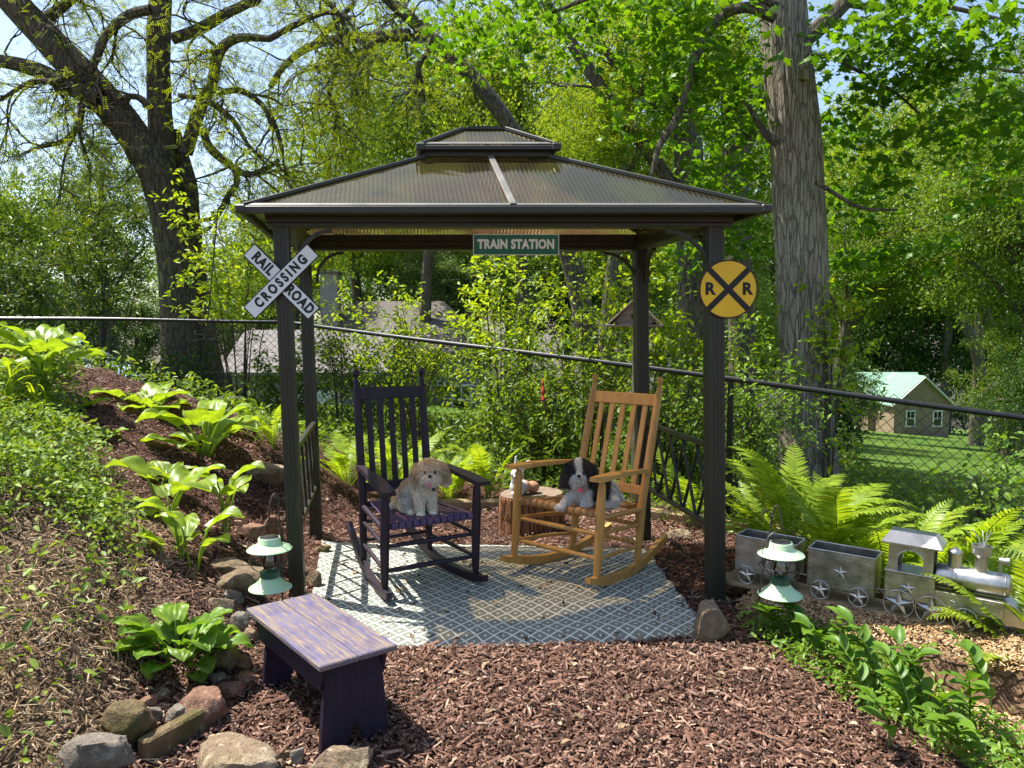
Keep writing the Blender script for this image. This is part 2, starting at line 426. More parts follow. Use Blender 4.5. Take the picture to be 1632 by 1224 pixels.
def mk_rug():
    t = NT('woven_outdoor_rug')
    c = t.n('ShaderNodeTexCoord'); s = t.n('ShaderNodeSeparateXYZ'); t.l(c.outputs['Object'], s.inputs[0])
    wob = t.noise(c.outputs['Object'], 2.2, 2)
    u = t.math('DIVIDE', t.math('ADD', s.outputs[0], t.math('MULTIPLY', wob, .075)), .088)
    v = t.math('DIVIDE', t.math('ADD', s.outputs[1], t.math('MULTIPLY', wob, .10)), .108)
    fa = t.math('ABSOLUTE', t.math('SUBTRACT', t.math('FRACT', t.math('ADD', u, v)), .5))
    fb = t.math('ABSOLUTE', t.math('SUBTRACT', t.math('FRACT', t.math('SUBTRACT', u, v)), .5))
    m = t.math('MAXIMUM', fa, fb)
    line = t.math('GREATER_THAN', m, .425)
    dot = t.math('LESS_THAN', m, .105)
    ring = t.math('MULTIPLY', t.math('GREATER_THAN', m, .235), t.math('LESS_THAN', m, .275))
    wv = t.noise(t.coord(scale=(220, 220, 220)), 1, 2)
    grey = t.mix(wv, (.115, .135, .115), (.19, .21, .18))
    col = t.mix(t.math('MULTIPLY', ring, .35), grey, (.5, .5, .43))
    col = t.mix(t.math('MAXIMUM', line, dot), col, (.66, .67, .58))
    dirt = t.noise(c.outputs['Object'], 1.7, 5)
    col = t.mix(t.math('MULTIPLY', dirt, .28), col, (.20, .17, .13))
    return t.done(t.pbsdf(col, .8, 0, .25, t.bump(wv, .3, .003)))
M['rug'] = mk_rug()
def mk_ground():
    t = NT('garden_soil')
    a = t.n('ShaderNodeAttribute'); a.attribute_name = 'col'
    s = t.n('ShaderNodeSeparateColor'); t.l(a.outputs[0], s.inputs[0])
    v = t.coord()
    n = t.noise(v, 34, 6, .65); n2 = t.noise(v, 3, 4); n3 = t.noise(v, 110, 3); n4 = t.noise(v, .35, 3)
    mul = t.ramp(n, [(.3, (.028, .014, .010)), (.55, (.085, .042, .030)), (.75, (.15, .08, .057))])
    lit = t.ramp(n3, [(.3, (.055, .035, .02)), (.55, (.16, .105, .06)), (.75, (.30, .22, .13))])
    gr = t.ramp(n2, [(.3, (.055, .11, .018)), (.7, (.11, .19, .03))])
    gr = t.mix(1.0, gr, t.ramp(n3, [(.3, (.6, .6, .6)), (.7, (1.25, 1.25, 1.25))]), 'MULTIPLY')
    gr = t.mix(1.0, gr, t.ramp(n4, [(.35, (.8, .85, .8)), (.65, (1.15, 1.1, 1.0))]), 'MULTIPLY')
    col = t.mix(s.outputs[2], mul, lit); col = t.mix(s.outputs[1], col, gr)
    h = t.math('ADD', n, t.math('MULTIPLY', n3, .6))
    return t.done(t.pbsdf(col, .95, 0, .1, t.bump(h, 1.0, .02)))
M['ground'] = mk_ground()
def mk_worn():
    t = NT('worn_purple_paint')
    v = t.coord(scale=(4, 46, 46)); n = t.noise(v, 1.6, 10, .75, .5); p = t.noise(t.coord(), 5, 6, .65)
    s = t.math('ADD', t.math('MULTIPLY', n, .85), t.math('MULTIPLY', p, .28))
    wear = t.ramp(s, [(.52, (0, 0, 0)), (.63, (1, 1, 1))])
    fine = t.noise(t.coord(scale=(3, 22, 22)), 4.0, 6, .7)
    paint = t.ramp(p, [(.3, (.065, .048, .095)), (.5, (.10, .093, .185)), (.72, (.16, .165, .28))])
    paint = t.mix(t.ramp(fine, [(.45, (0, 0, 0)), (.75, (.8, .8, .8))]), paint, (.20, .15, .125))
    wood = t.ramp(n, [(.35, (.095, .065, .045)), (.65, (.28, .215, .16))])
    return t.done(t.pbsdf(t.mix(wear, paint, wood), .42, 0, .45, t.bump(n, .6, .004)))
M['worn'] = mk_worn()
def mk_galv(name, c, rough):
    t = NT(name); v = t.coord(); n = t.noise(v, 14, 5, .6); n2 = t.noise(v, 60, 3)
    col = t.ramp(n, [(.3, tuple(x * .55 for x in c)), (.7, c)])
    return t.done(t.pbsdf(col, t.math('MULTIPLY_ADD', n, .3, rough - .1), .92, .5, t.bump(t.math('ADD', n, t.math('MULTIPLY', n2, .2)), .25, .006)))
M['galv'] = mk_galv('galvanised_tin', (.62, .60, .55), .30)
M['galv_dull'] = mk_galv('dull_tin', (.56, .53, .46), .30)
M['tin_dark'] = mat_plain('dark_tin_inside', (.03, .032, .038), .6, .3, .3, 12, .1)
def mk_glass(name, c, rough=.03):
    t = NT(name)
    tr = t.n('ShaderNodeBsdfTransparent'); tr.inputs[0].default_value = (*c, 1)
    gl = t.n('ShaderNodeBsdfGlossy'); gl.inputs['Roughness'].default_value = rough
    fr = t.n('ShaderNodeFresnel'); fr.inputs[0].default_value = 1.5
    m = t.n('ShaderNodeMixShader'); t.l(t.math('MULTIPLY_ADD', fr.outputs[0], 1.2, .04), m.inputs[0]); t.l(tr.outputs[0], m.inputs[1]); t.l(gl.outputs[0], m.inputs[2])
    return t.done(m)
M['glass'] = mk_glass('clear_glass', (.9, .93, .9))
M['pane'] = mat_plain('window_pane', (.012, .014, .016), .08, 0, .2, 3, .0, .8)
M['carglass'] = mat_plain('car_glass', (.05, .07, .09), .06, 0, .1, 3, .0, 1.0)
def mk_stripe(name, c, axis, period, dark=.55, rough=.8):
    t = NT(name); c0 = t.n('ShaderNodeTexCoord'); s = t.n('ShaderNodeSeparateXYZ'); t.l(c0.outputs['Object'], s.inputs[0])
    f = t.math('FRACT', t.math('DIVIDE', s.outputs[axis], period))
    n = t.noise(c0.outputs['Object'], 6, 5)
    col = t.ramp(n, [(.3, tuple(x * .85 for x in c)), (.7, tuple(x * 1.12 for x in c))])
    return t.done(t.pbsdf(col, rough, 0, .2, t.bump(f, 1.0, period * .12)))
M['siding'] = mk_stripe('grey_clapboard', (.25, .25, .235), 2, .11)
M['shingle'] = mk_stripe('grey_shingles', (.19, .175, .168), 2, .09)
M['shingle_dark'] = mk_stripe('brown_shingles', (.13, .115, .10), 2, .09)
M['shedwall'] = mk_stripe('tan_board_wall', (.27, .205, .14), 0, .3)
M['shedroof'] = mat_plain('green_metal_roof', (.25, .41, .31), .35, .0, .06, 2, .03, .5)
M['car_blue'] = mat_plain('pale_blue_car_paint', (.42, .55, .68), .2, .3, .04, 2, .0, .6)
M['car_dark'] = mat_plain('charcoal_car_paint', (.03, .03, .035), .22, .2, .04, 2, .0, .6)
M['rubber'] = mat_plain('tyre_rubber', (.015, .015, .015), .8)
M['cutwood'] = mat_wood('cut_wood_top', (.12, .085, .06), (.27, .20, .14), 2, .4, .85, .4)
M['rabbit'] = mat_attr('painted_resin', .5, .3)
M['fur'] = mat_attr('dog_fur', .85, .15)
M['nose'] = mat_plain('dog_nose', (.008, .007, .007), .3)
M['tongue'] = mat_plain('dog_tongue', (.46, .16, .17), .35)
M['pinktag'] = mat_plain('pink_tag', (.78, .12, .16), .4)
M['collar'] = mat_plain('dark_collar', (.05, .03, .06), .6)

# ------------------------------------------------------------------ ground
XB = ([1.5, 2.4, 2.9, 3.34, 3.88, 4.28, 5.3, 6.0, 7.5], [-1.2, -1.3, -1.46, -1.54, -1.85, -2.14, -2.9, -3.35, -3.6])
def bed_edge(y): return np.interp(y, XB[0], XB[1])
FL, FC, FR = Vector((-6.6, 8.3, 0)), Vector((-2.6, 9.0, 0)), Vector((4.3, 4.32, 0))   # fence: left end, corner, right end
def beyond(x, y):
    """signed distance past the fence"""
    d = Vector((FR.x - FC.x, FR.y - FC.y)).normalized(); s1 = (x - FC.x) * (-d.y) + (y - FC.y) * d.x
    d = Vector((FC.x - FL.x, FC.y - FL.y)).normalized(); s2 = (x - FL.x) * (-d.y) + (y - FL.y) * d.x
    return np.where(x < FC.x, s2, np.where(s1 > 0, s1, s1))
def axis(dense, lo, hi, far_lo, far_hi, nf=40):
    a = lo - np.geomspace(.05, lo - far_lo, nf)[::-1]; b = hi + np.geomspace(.05, far_hi - hi, nf)
    return np.concatenate([a, np.arange(lo, hi + 1e-6, dense), b])
gx = axis(.055, -5.0, 4.6, -260, 260); gy = axis(.055, 1.2, 9.2, -60, 420)
GX, GY = np.meshgrid(gx, gy)
GZ = G(GX, GY)
GZ = GZ + np.where(GY > 60, 0, 0)
nx, ny = len(gx), len(gy)
V = np.stack([GX, GY, GZ], -1).reshape(-1, 3)
i = np.arange(ny - 1)[:, None] * nx + np.arange(nx - 1)[None, :]
Q = np.stack([i, i + 1, i + nx + 1, i + nx], -1).reshape(-1, 4)
be = beyond(GX, GY)
rs = np.random.RandomState(3)
grass = sstep(-.5, .5, be)
lit = sstep(.12, -.12, GX - bed_edge(GY)) + sstep(1.25, 1.6, GX) * sstep(4.6, 4.0, GY) * .8
col = np.stack([np.ones_like(grass), grass, np.clip(lit, 0, 1)], -1).reshape(-1, 3)
ground = obj('ground', mesh_np('ground', V, Q, M['ground'], True, col)); tag(ground, kind='structure')

# scattered pieces: numpy instancing of a template
def inst(tv, tt, O, X, Y, Z):
    tv = np.array(tv, float); tt = np.array(tt, int)
    V = O[:, None, :] + tv[None, :, 0:1] * X[:, None, :] + tv[None, :, 1:2] * Y[:, None, :] + tv[None, :, 2:3] * Z[:, None, :]
    T = tt[None] + (np.arange(len(O)) * len(tv))[:, None, None]
    return V.reshape(-1, 3), T.reshape(-1, tt.shape[1])
def nrm(a): return a / np.maximum(np.linalg.norm(a, axis=-1, keepdims=True), 1e-9)
def frames(rs, n, upb=1.0, lean=None, dirs=None):
    Z = rs.randn(n, 3); Z[:, 2] = np.abs(Z[:, 2]) * .6 + upb; Z = nrm(Z)
    D = rs.randn(n, 3) if dirs is None else dirs + rs.randn(n, 3) * .35
    D = nrm(D - (D * Z).sum(1, keepdims=True) * Z)
    return nrm(np.cross(D, Z)), D, Z
LEAF2 = ([(0, 0, 0), (.5, .42, .10), (0, 1, -.08), (-.5, .42, .10)], [(0, 1, 2), (0, 2, 3)])
LEAF4 = ([(0, 0, 0), (.42, .28, .07), (.40, .62, .05), (0, 1, -.14), (-.40, .62, .05), (-.42, .28, .07), (0, .45, -.03)], [(0, 1, 6), (1, 2, 6), (2, 3, 6), (3, 4, 6), (4, 5, 6), (5, 0, 6)])
_mp = [(0, -.02), (.10, .12), (.42, .02), (.34, .22), (.58, .46), (.36, .48), (.30, .62), (.12, .60), (0, 1.0), (-.12, .60), (-.30, .62), (-.36, .48), (-.58, .46), (-.34, .22), (-.42, .02), (-.10, .12)]
MAPLE = ([(a, b, -.16 * abs(a) - .10 * b * b) for a, b in _mp] + [(0, .36, .03)], [(k, (k + 1) % 16, 16) for k in range(16)])
_pv, _pt = [], []
for k in range(6):
    for sg in (-1, 1):
        y0 = .08 + k * .15; b = len(_pv)
        _pv += [(sg * .01, y0, 0), (sg * .16, y0 - .02, .02), (sg * .33, y0 + .06, -.03), (sg * .16, y0 + .07, .02)]
        _pt += [(b, b + 1, b + 2), (b, b + 2, b + 3)]
PINN = (_pv, _pt)
CHIPB = ([(-.5, -.5, 0), (.5, -.42, 0), (.36, .5, 0), (-.44, .42, 0), (-.12, -.40, 1), (.06, .36, .8)],
         [(0, 1, 4), (1, 2, 5), (1, 5, 4), (2, 3, 5), (3, 0, 4), (3, 4, 5)])
CHIP = ([(-.5, -.5, 0), (.5, -.4, 0), (.42, .5, .05), (-.5, .45, .02), (-.4, -.42, 1), (.45, -.36, .9), (.36, .42, 1.1), (-.42, .4, .9)],
        [(4, 5, 6), (4, 6, 7), (0, 1, 5), (0, 5, 4), (1, 2, 6), (1, 6, 5), (2, 3, 7), (2, 7, 6), (3, 0, 4), (3, 4, 7)])
def ground_frames(rs, P, tilt):
    n = len(P); e = .03
    Z = np.stack([-(G(P[:, 0] + e, P[:, 1]) - G(P[:, 0] - e, P[:, 1])) / (2 * e), -(G(P[:, 0], P[:, 1] + e) - G(P[:, 0], P[:, 1] - e)) / (2 * e), np.ones(n)], -1)
    Z = nrm(nrm(Z) + rs.randn(n, 3) * tilt)
    D = rs.randn(n, 3); D = nrm(D - (D * Z).sum(1, keepdims=True) * Z)
    return nrm(np.cross(D, Z)), D, Z
def litter(name, m, P, L, W, H, tilt, rs, lift=.004, tm=CHIPB):
    X, D, Z = ground_frames(rs, P, tilt)
    n = len(P); l = (L[0] + (L[1] - L[0]) * rs.rand(n) ** 2.0)[:, None]; w_ = rs.uniform(*W, n)[:, None]; h = rs.uniform(*H, n)[:, None]
    O = np.stack([P[:, 0], P[:, 1], G(P[:, 0], P[:, 1]) + rs.uniform(0, lift, n)], -1)
    V, T = inst(*tm, O, X * w_, D * l, Z * h)
    return obj(name, mesh_np(name, V, T, m))
RUG = [(-1.26, 5.04), (.86, 4.90), (.925, 3.47), (.40, 3.39), (-.20, 3.355), (-.62, 3.35), (-.95, 3.40)]
def in_poly(x, y, poly):
    r = np.zeros_like(x, bool); n = len(poly)
    for k in range(n):
        x1, y1 = poly[k]; x2, y2 = poly[(k + 1) % n]
        c = ((y1 > y) != (y2 > y)) & (x < (x2 - x1) * (y - y1) / (y2 - y1 + 1e-12) + x1); r ^= c
    return r
rs = np.random.RandomState(11)
def sample(n, x0, x1, y0, y1): return np.stack([rs.uniform(x0, x1, n), rs.uniform(y0, y1, n)], -1)
P = np.vstack([sample(72000, -2.4, 2.0, 1.75, 3.7), sample(44000, -4.2, 2.0, 3.4, 6.7)])
px_, py_ = pix(P[:, 0], P[:, 1], G(P[:, 0], P[:, 1]))
ok = (P[:, 0] > bed_edge(P[:, 1]) - rs.exponential(.06, len(P))) & (px_ > -60) & (px_ < 1700) & (py_ < 1290)
ok &= ~(in_poly(P[:, 0], P[:, 1], RUG)) & (P[:, 1] < 6.1 + .6 * (P[:, 0] < -1.5))
right_edge = np.interp(P[:, 1], [1.8, 2.5, 3.0, 3.45, 3.7, 4.2, 6.3], [1.55, 1.42, 1.25, 1.08, 1.15, 1.35, 1.6])
ok &= P[:, 0] < right_edge + rs.exponential(.05, len(P))
mulch = litter('mulch', M['chips'], P[ok], (.010, .058), (.003, .0115), (.002, .006), .36, rs, .024)
tag(mulch, 'reddish brown shredded bark mulch spread round the gazebo', 'mulch', kind='stuff')
P = np.vstack([sample(60000, -4.2, -1.1, 1.7, 4.6)])
px_, py_ = pix(P[:, 0], P[:, 1], G(P[:, 0], P[:, 1]))
ok = (P[:, 0] < bed_edge(P[:, 1]) + rs.exponential(.10, len(P))) & (px_ > -80) & (py_ < 1290)
st = litter('dry_litter', M['straw'], P[ok], (.010, .085), (.0012, .0065), (.001, .004), .45, rs, .03)
tag(st, 'tan dry straw and leaf litter on the left bank', 'litter', kind='stuff')
P = np.vstack([sample(14000, 1.15, 2.7, 2.2, 3.4), sample(9000, 1.3, 2.9, 3.0, 4.2)])
re_ = np.interp(P[:, 1], [1.8, 2.5, 3.0, 3.45, 4.2], [1.65, 1.50, 1.32, 1.2, 1.3])
ok = P[:, 0] > re_
st2 = litter('wood_shavings', M['woodchip'], P[ok], (.005, .022), (.002, .007), (.001, .004), .4, rs, .012)
tag(st2, 'pale wood shavings scattered beside the rotten log', 'litter', kind='stuff')

P = sample(420, -1.9, 1.5, 2.0, 5.9); P = P[P[:, 0] > bed_edge(P[:, 1])]
n = len(P); X, D_, Z = ground_frames(rs, P, .35); l = rs.uniform(.02, .05, n)[:, None]
V, T = inst(*LEAF4, np.stack([P[:, 0], P[:, 1], G(P[:, 0], P[:, 1]) + rs.uniform(.022, .030, n)], -1), X * l * .6, D_ * l, Z * l * 1.6)
tag(obj('fallen_leaves', mesh_np('fallen_leaves', V, T, M['straw'])), 'small dry fallen leaves scattered over mulch and rug', 'litter', kind='stuff')
P = sample(900, -1.2, .95, 3.34, 5.0); P = P[in_poly(P[:, 0], P[:, 1], RUG) & (rs.rand(900) < .10 + .5 * (P[:, 1] < 3.5))]
O = np.stack([P[:, 0], P[:, 1], np.full(len(P), .024)], -1); X, D_, Z = frames(rs, len(P), 3.0)
V, T = inst(*CHIPB, O, X * rs.uniform(.003, .009, (len(P), 1)), D_ * rs.uniform(.008, .035, (len(P), 1)), Z * .004)
tag(obj('stray_mulch', mesh_np('stray_mulch', V, T, M['chips'])), 'stray bark chips lying on the rug', 'mulch', kind='stuff')
P = sample(700, -1.6, 1.5, 1.9, 6.0); P = P[(P[:, 0] > bed_edge(P[:, 1])) & ~in_poly(P[:, 0], P[:, 1], RUG)]
tw = litter('bark_slivers', M['chips'], P, (.06, .16), (.004, .018), (.004, .012), .25, rs, .03); tag(tw, 'larger bark slivers lying among the mulch', 'mulch', kind='stuff')
# ------------------------------------------------------------------ gazebo
GC = (-.026, 3.97)
def sh(p): return Vector((p.x - .165 * (p.y - 3.97) + GC[0] - .05 * min(1, max(0, (p.z - 1.6) / .4)), p.y, p.z))
gaz = thing('gazebo', 'dark bronze metal gazebo with two tiered brown translucent roof', 'gazebo', (-.12, 4.54, 0))
PX, PY0, PY1 = 1.10, 3.98, 5.11
def gb(name, mb, m, smooth=False): return mb.build(name, m, gaz, True, smooth, sh)
def fluted(x, y, z0, z1, s=.0395):
    sec = []
    def side(ax, ay, bx, by, nx_, ny_):
        for f, d in ((-1, 0), (-.62, 0), (-.59, .0025), (-.38, .0025), (-.34, 0), (-.10, 0), (-.07, .0025), (.07, .0025), (.10, 0), (.34, 0), (.38, .0025), (.59, .0025), (.62, 0)):
            sec.append((x + nx_ * (s - d) + ax * f * s, y + ny_ * (s - d) + ay * f * s))
    side(1, 0, 0, 0, 0, -1); side(0, 1, 0, 0, 1, 0); side(-1, 0, 0, 0, 0, 1); side(0, -1, 0, 0, -1, 0)
    mb = MB(); mb.prism([(a, b, 0) for a, b in sec], (0, 0, z0), (0, 0, z1)); return mb
for x in (-PX, PX):
    for y in (PY0, PY1):
        p = gb('post', fluted(x, y, -.05, 1.99), M['bronze'])
        mb = MB(); mb.box((x, y, .006), (.15, .15, .012), None, .003)
        b = mb.build('base_plate', M['bronze'], p, False, fn=sh)
ZB0, ZB1 = 1.935, 2.035
def beam(a, b, nout):
    """moulded beam: stacked steps"""
    mb = MB(); n = Vector(nout)
    a = Vector(a); b = Vector(b)
    for z0, z1, d, wd in ((ZB0, ZB0 + .020, .052, .10), (ZB0 + .021, ZB0 + .052, .062, .11), (ZB0 + .053, ZB1, .078, .12)):
        c = n * (d - wd / 2)
        mb.bar(a + c + Vector((0, 0, (z0 + z1) / 2)), b + c + Vector((0, 0, (z0 + z1) / 2)), wd, z1 - z0, bev=.003)
    return mb
gb('beam', beam((-PX - .075, PY0, 0), (PX + .075, PY0, 0), (0, -1, 0)), M['bronze'])
gb('beam', beam((-PX - .075, PY1, 0), (PX + .075, PY1, 0), (0, 1, 0)), M['bronze'])
gb('beam', beam((-PX, PY0 + .05, 0), (-PX, PY1 - .05, 0), (-1, 0, 0)), M['bronze'])
gb('beam', beam((PX, PY0 + .05, 0), (PX, PY1 - .05, 0), (1, 0, 0)), M['bronze'])
for x in (-PX, PX):                          # curved corner braces
    for y in (PY0, PY1):
        s = -1 if x > 0 else 1; t_ = 1 if y == PY0 else -1
        arc = [(x + s * (.05 + .20 * (1 - math.cos(a))), y, 1.94 - .20 * (1 - math.sin(a)) - .02) for a in np.linspace(0, math.pi / 2, 8)]
        mb = MB()
        for p, q in zip(arc[:-1], arc[1:]): mb.bar(p, q, .018, .028, (0, 1, 0))
        gb('brace', mb, M['bronze'])
        arc = [(x, y + t_ * (.05 + .20 * (1 - math.cos(a))), 1.94 - .20 * (1 - math.sin(a)) - .02) for a in np.linspace(0, math.pi / 2, 8)]
        mb = MB()
        for p, q in zip(arc[:-1], arc[1:]): mb.bar(p, q, .018, .028, (1, 0, 0))
        gb('brace', mb, M['bronze'])
# roof tiers
def tier(x0, y0, z0, x1, y1, z1, cy, trim, seam=True):
    """hipped tier: half sizes x0,y0 at eave height z0 up to x1,y1 at z1"""
    e = [(-x0, cy - y0), (x0, cy - y0), (x0, cy + y0), (-x0, cy + y0)]; u = [(-x1, cy - y1), (x1, cy - y1), (x1, cy + y1), (-x1, cy + y1)]
    for k in range(4):
        a, b = Vector((*e[k], z0)), Vector((*e[(k + 1) % 4], z0)); c, d = Vector((*u[(k + 1) % 4], z1)), Vector((*u[k], z1))
        n = 28; vs, fs, uu = [], [], []
        for r in range(7):
            f = r / 6
            l = a.lerp(d, f); q = b.lerp(c, f)
            for j in range(n + 1):
                p = l.lerp(q, j / n); vs.append(sh(p)); uu.append(((p - a).dot((b - a).normalized()) * .1 + .5, 0, 0))
        for r in range(6):
            for j in range(n): fs.append((r * (n + 1) + j, r * (n + 1) + j + 1, (r + 1) * (n + 1) + j + 1, (r + 1) * (n + 1) + j))
        me = mesh_np('roof_panel', np.array([tuple(v) for v in vs]), np.array(fs), M['poly'], True, np.array(uu))
        pan = obj('roof_panel', me, gaz, True)
        nn = (b - a).cross(d - a).normalized()
        mb = MB(); dn = Vector((0, 0, -.016))
        mb.bar(a + dn, b + dn, .03, trim, nn if False else (0, 0, 1), .003)
        gb('eave_trim', mb, M['bronze'])
        inn = (Vector((0, cy, z0)) - (a + b) / 2); inn.z = 0; inn.normalize()
        mb = MB(); mb.bar(a + inn * .012 + nn * .012, b + inn * .012 + nn * .012, .02, .006, nn)
        gb('eave_flashing', mb, M['pale_trim'])
        mb = MB(); mb.bar(a + Vector((0, 0, .004)), d + Vector((0, 0, .004)), .035, .022, (0, 0, 1), .004)
        gb('hip_rib', mb, M['bronze'])
        mb = MB(); mb.box(a + Vector((0, 0, -.012)), (.05, .05, .04), None, .006); gb('corner_cap', mb, M['bronze'])
        if seam:
            m0 = a.lerp(b, .5); m1 = d.lerp(c, .5)
            if k in (0, 2):
                off = (b - a).normalized() * .05
                mb = MB(); mb.bar(m0 + off + nn * .010, m1 + off * .3 + nn * .010, .034, .014, nn, .003)
                gb('seam_strip', mb, M['pale_trim'])
    return
CY = 4.545
tier(1.268, .765, 2.012, .34, .20, 2.372, CY, .034)
tier(.372, .245, 2.425, .125, .06, 2.555, CY, .024, False)
mb = MB(); mb.prism([(-.15, CY - .075, 0), (.15, CY - .075, 0), (.15, CY + .075, 0), (-.15, CY + .075, 0)], (0, 0, 2.553), (0, 0, 2.560))
mb.prism([(-.09, CY - .045, 0), (.09, CY - .045, 0), (.09, CY + .045, 0), (-.09, CY + .045, 0)], (0, 0, 2.560), (0, 0, 2.578)); gb('roof_cap', mb, M['bronze'])
for a, b in (((-.36, CY - .2), (.36, CY - .2)), ((-.36, CY + .2), (.36, CY + .2)), ((-.36, CY - .2), (-.36, CY + .2)), ((.36, CY - .2), (.36, CY + .2))):
    mb = MB(); mb.bar((*a, 2.388), (*b, 2.388), .025, .03, (0, 0, 1)); gb('vent_frame', mb, M['bronze'])
for x in (-.34, 0, .34):
    for y in (CY - .19, CY + .19):
        mb = MB(); mb.bar((x, y, 2.39), (x * .98, y, 2.45), .022, .022, (0, 1, 0)); gb('vent_strut', mb, M['bronze'])
for x in (-1, 1):                           # side railings with crossing bars
    r0 = MB(); X_ = x * PX
    r0.bar((X_, PY0 + .052, .80), (X_, PY1 - .052, .80), .03, .03, bev=.003); r0 = gb('railing', r0, M['bronze'])
    mb = MB(); mb.bar((X_, PY0 + .052, .375), (X_, PY1 - .052, .375), .03, .025, bev=.003); mb.build('bottom_rail', M['bronze'], r0, fn=sh)
    n = 5
    for k in range(n):
        a = PY0 + .06 + (PY1 - PY0 - .12) * k / n; b = PY0 + .06 + (PY1 - PY0 - .12) * (k + 1) / n
        for p, q, dx in ((a, b, -.006), (b, a, .006)):
            mb = MB(); mb.bar((X_ + dx, p, .388), (X_ + dx, q, .785), .012, .014, (1, 0, 0)); mb.build('bar', M['bronze'], r0, fn=sh)
# ------------------------------------------------------------------ signs
def text_mesh(s, size, m, ext=.0012, off=0.0, space=1.0):
    c = bpy.data.curves.new('lettering', 'FONT'); c.body = s; c.size = size; c.extrude = ext; c.offset = off
    c.align_x = 'CENTER'; c.align_y = 'CENTER'; c.space_character = space; c.resolution_u = 3
    o = bpy.data.objects.new('lettering', c); link(o)
    dg = bpy.context.evaluated_depsgraph_get()
    me = bpy.data.meshes.new_from_object(o.evaluated_get(dg)); me.name = 'lettering'
    bpy.data.objects.remove(o); bpy.data.curves.remove(c)
    me.materials.clear(); me.materials.append(m)
    return me
FACE = R(90)
# crossbuck
cp = at(449, 449, 3.930)
cb = thing('railroad_crossing_sign', 'white crossbuck sign lettered RAILROAD CROSSING on the left gazebo post', 'sign', cp)
def board_at(ang, yoff, L=.46, W=.088):
    Mx = Matrix.Rotation(-ang, 3, 'Y')
    mb = MB(); mb.box((0, yoff, 0), (L, .006, W), Mx, .001); o = mb.build('board', M['black'], cb)
    mb = MB(); mb.box((0, yoff - .0036, 0), (L - .012, .0015, W - .012), Mx); mb.build('face', M['white'], o)
board_at(R(-45), 0.0); board_at(R(44), -.0085)
def put_text(parent, s, size, m, x, z, ang, y, off=.0012, sx=1.0, space=1.0):
    me = text_mesh(s, size, m, .0006, off, space)
    o = obj('lettering', me, parent, loc=(x, y, z)); o.rotation_mode = 'XYZ'
    o.matrix_local = Matrix.Translation((x, y, z)) @ Matrix.Rotation(-ang, 4, 'Y') @ Matrix.Rotation(FACE, 4, 'X') @ Matrix.Diagonal((sx, 1, 1, 1))
    return o
for s, d in (('RAIL', -.128), ('ROAD', .128)):
    put_text(cb, s, .070, M['black'], d * math.cos(R(45)), -d * math.sin(R(45)), R(-45), -.0052, .0034, .80, 1.16)
put_text(cb, 'CROSSING', .066, M['black'], 0, 0, R(44), -.0137, .0034, .80, 1.50)
# round sign
cp = at(1160.5, 461, 3.928)
rr = thing('round_crossing_sign', 'round yellow RXR railroad warning sign on the right gazebo post', 'sign', cp)
MX = Matrix.Rotation(R(90), 3, 'X')
mb = MB(); mb.lathe([(0, .004), (.147, .004), (.149, .002), (.149, -.002), (.147, -.004), (0, -.004)], n=56, M=MX); mb.build('disc', M['rustrim'], rr)
mb = MB(); mb.lathe([(0, .0045), (.1405, .0045), (.1405, .0055), (0, .0056)], n=56, M=MX); mb.build('face', M['yellow'], rr)
for k, a in enumerate((45, -45)):
    mb = MB(); mb.box((0, -.0062 - .0006 * k, 0), (.283, .0011, .029), Matrix.Rotation(R(a), 3, 'Y')); mb.build('cross_bar', M['black'], rr)
put_text(rr, 'R', .083, M['black'], -.094, 0, 0, -.0062, .0036); put_text(rr, 'R', .083, M['black'], .094, 0, 0, -.0062, .0036)
# station sign
cp = at(822.5, 390, 3.90)
ts = thing('station_sign', 'green hanging sign lettered TRAIN STATION under the gazebo eave', 'sign', cp)
mb = MB(); mb.box((0, 0, 0), (.430, .008, .104), None, .001); mb.build('board', M['signcream'], ts)
mb = MB(); mb.box((0, -.0048, 0), (.422, .0016, .096)); mb.build('face', M['signgreen'], ts)
put_text(ts, 'TRAIN STATION', .062, M['signcream'], 0, 0, 0, -.0062, .0030, .80, 1.06)
for s in (-1, 1):
    mb = MB(); mb.tube([(s * .195, 0, .05), (s * .195, .005, .175)], .0012, 5); mb.build('wire', M['rustwire'], ts)
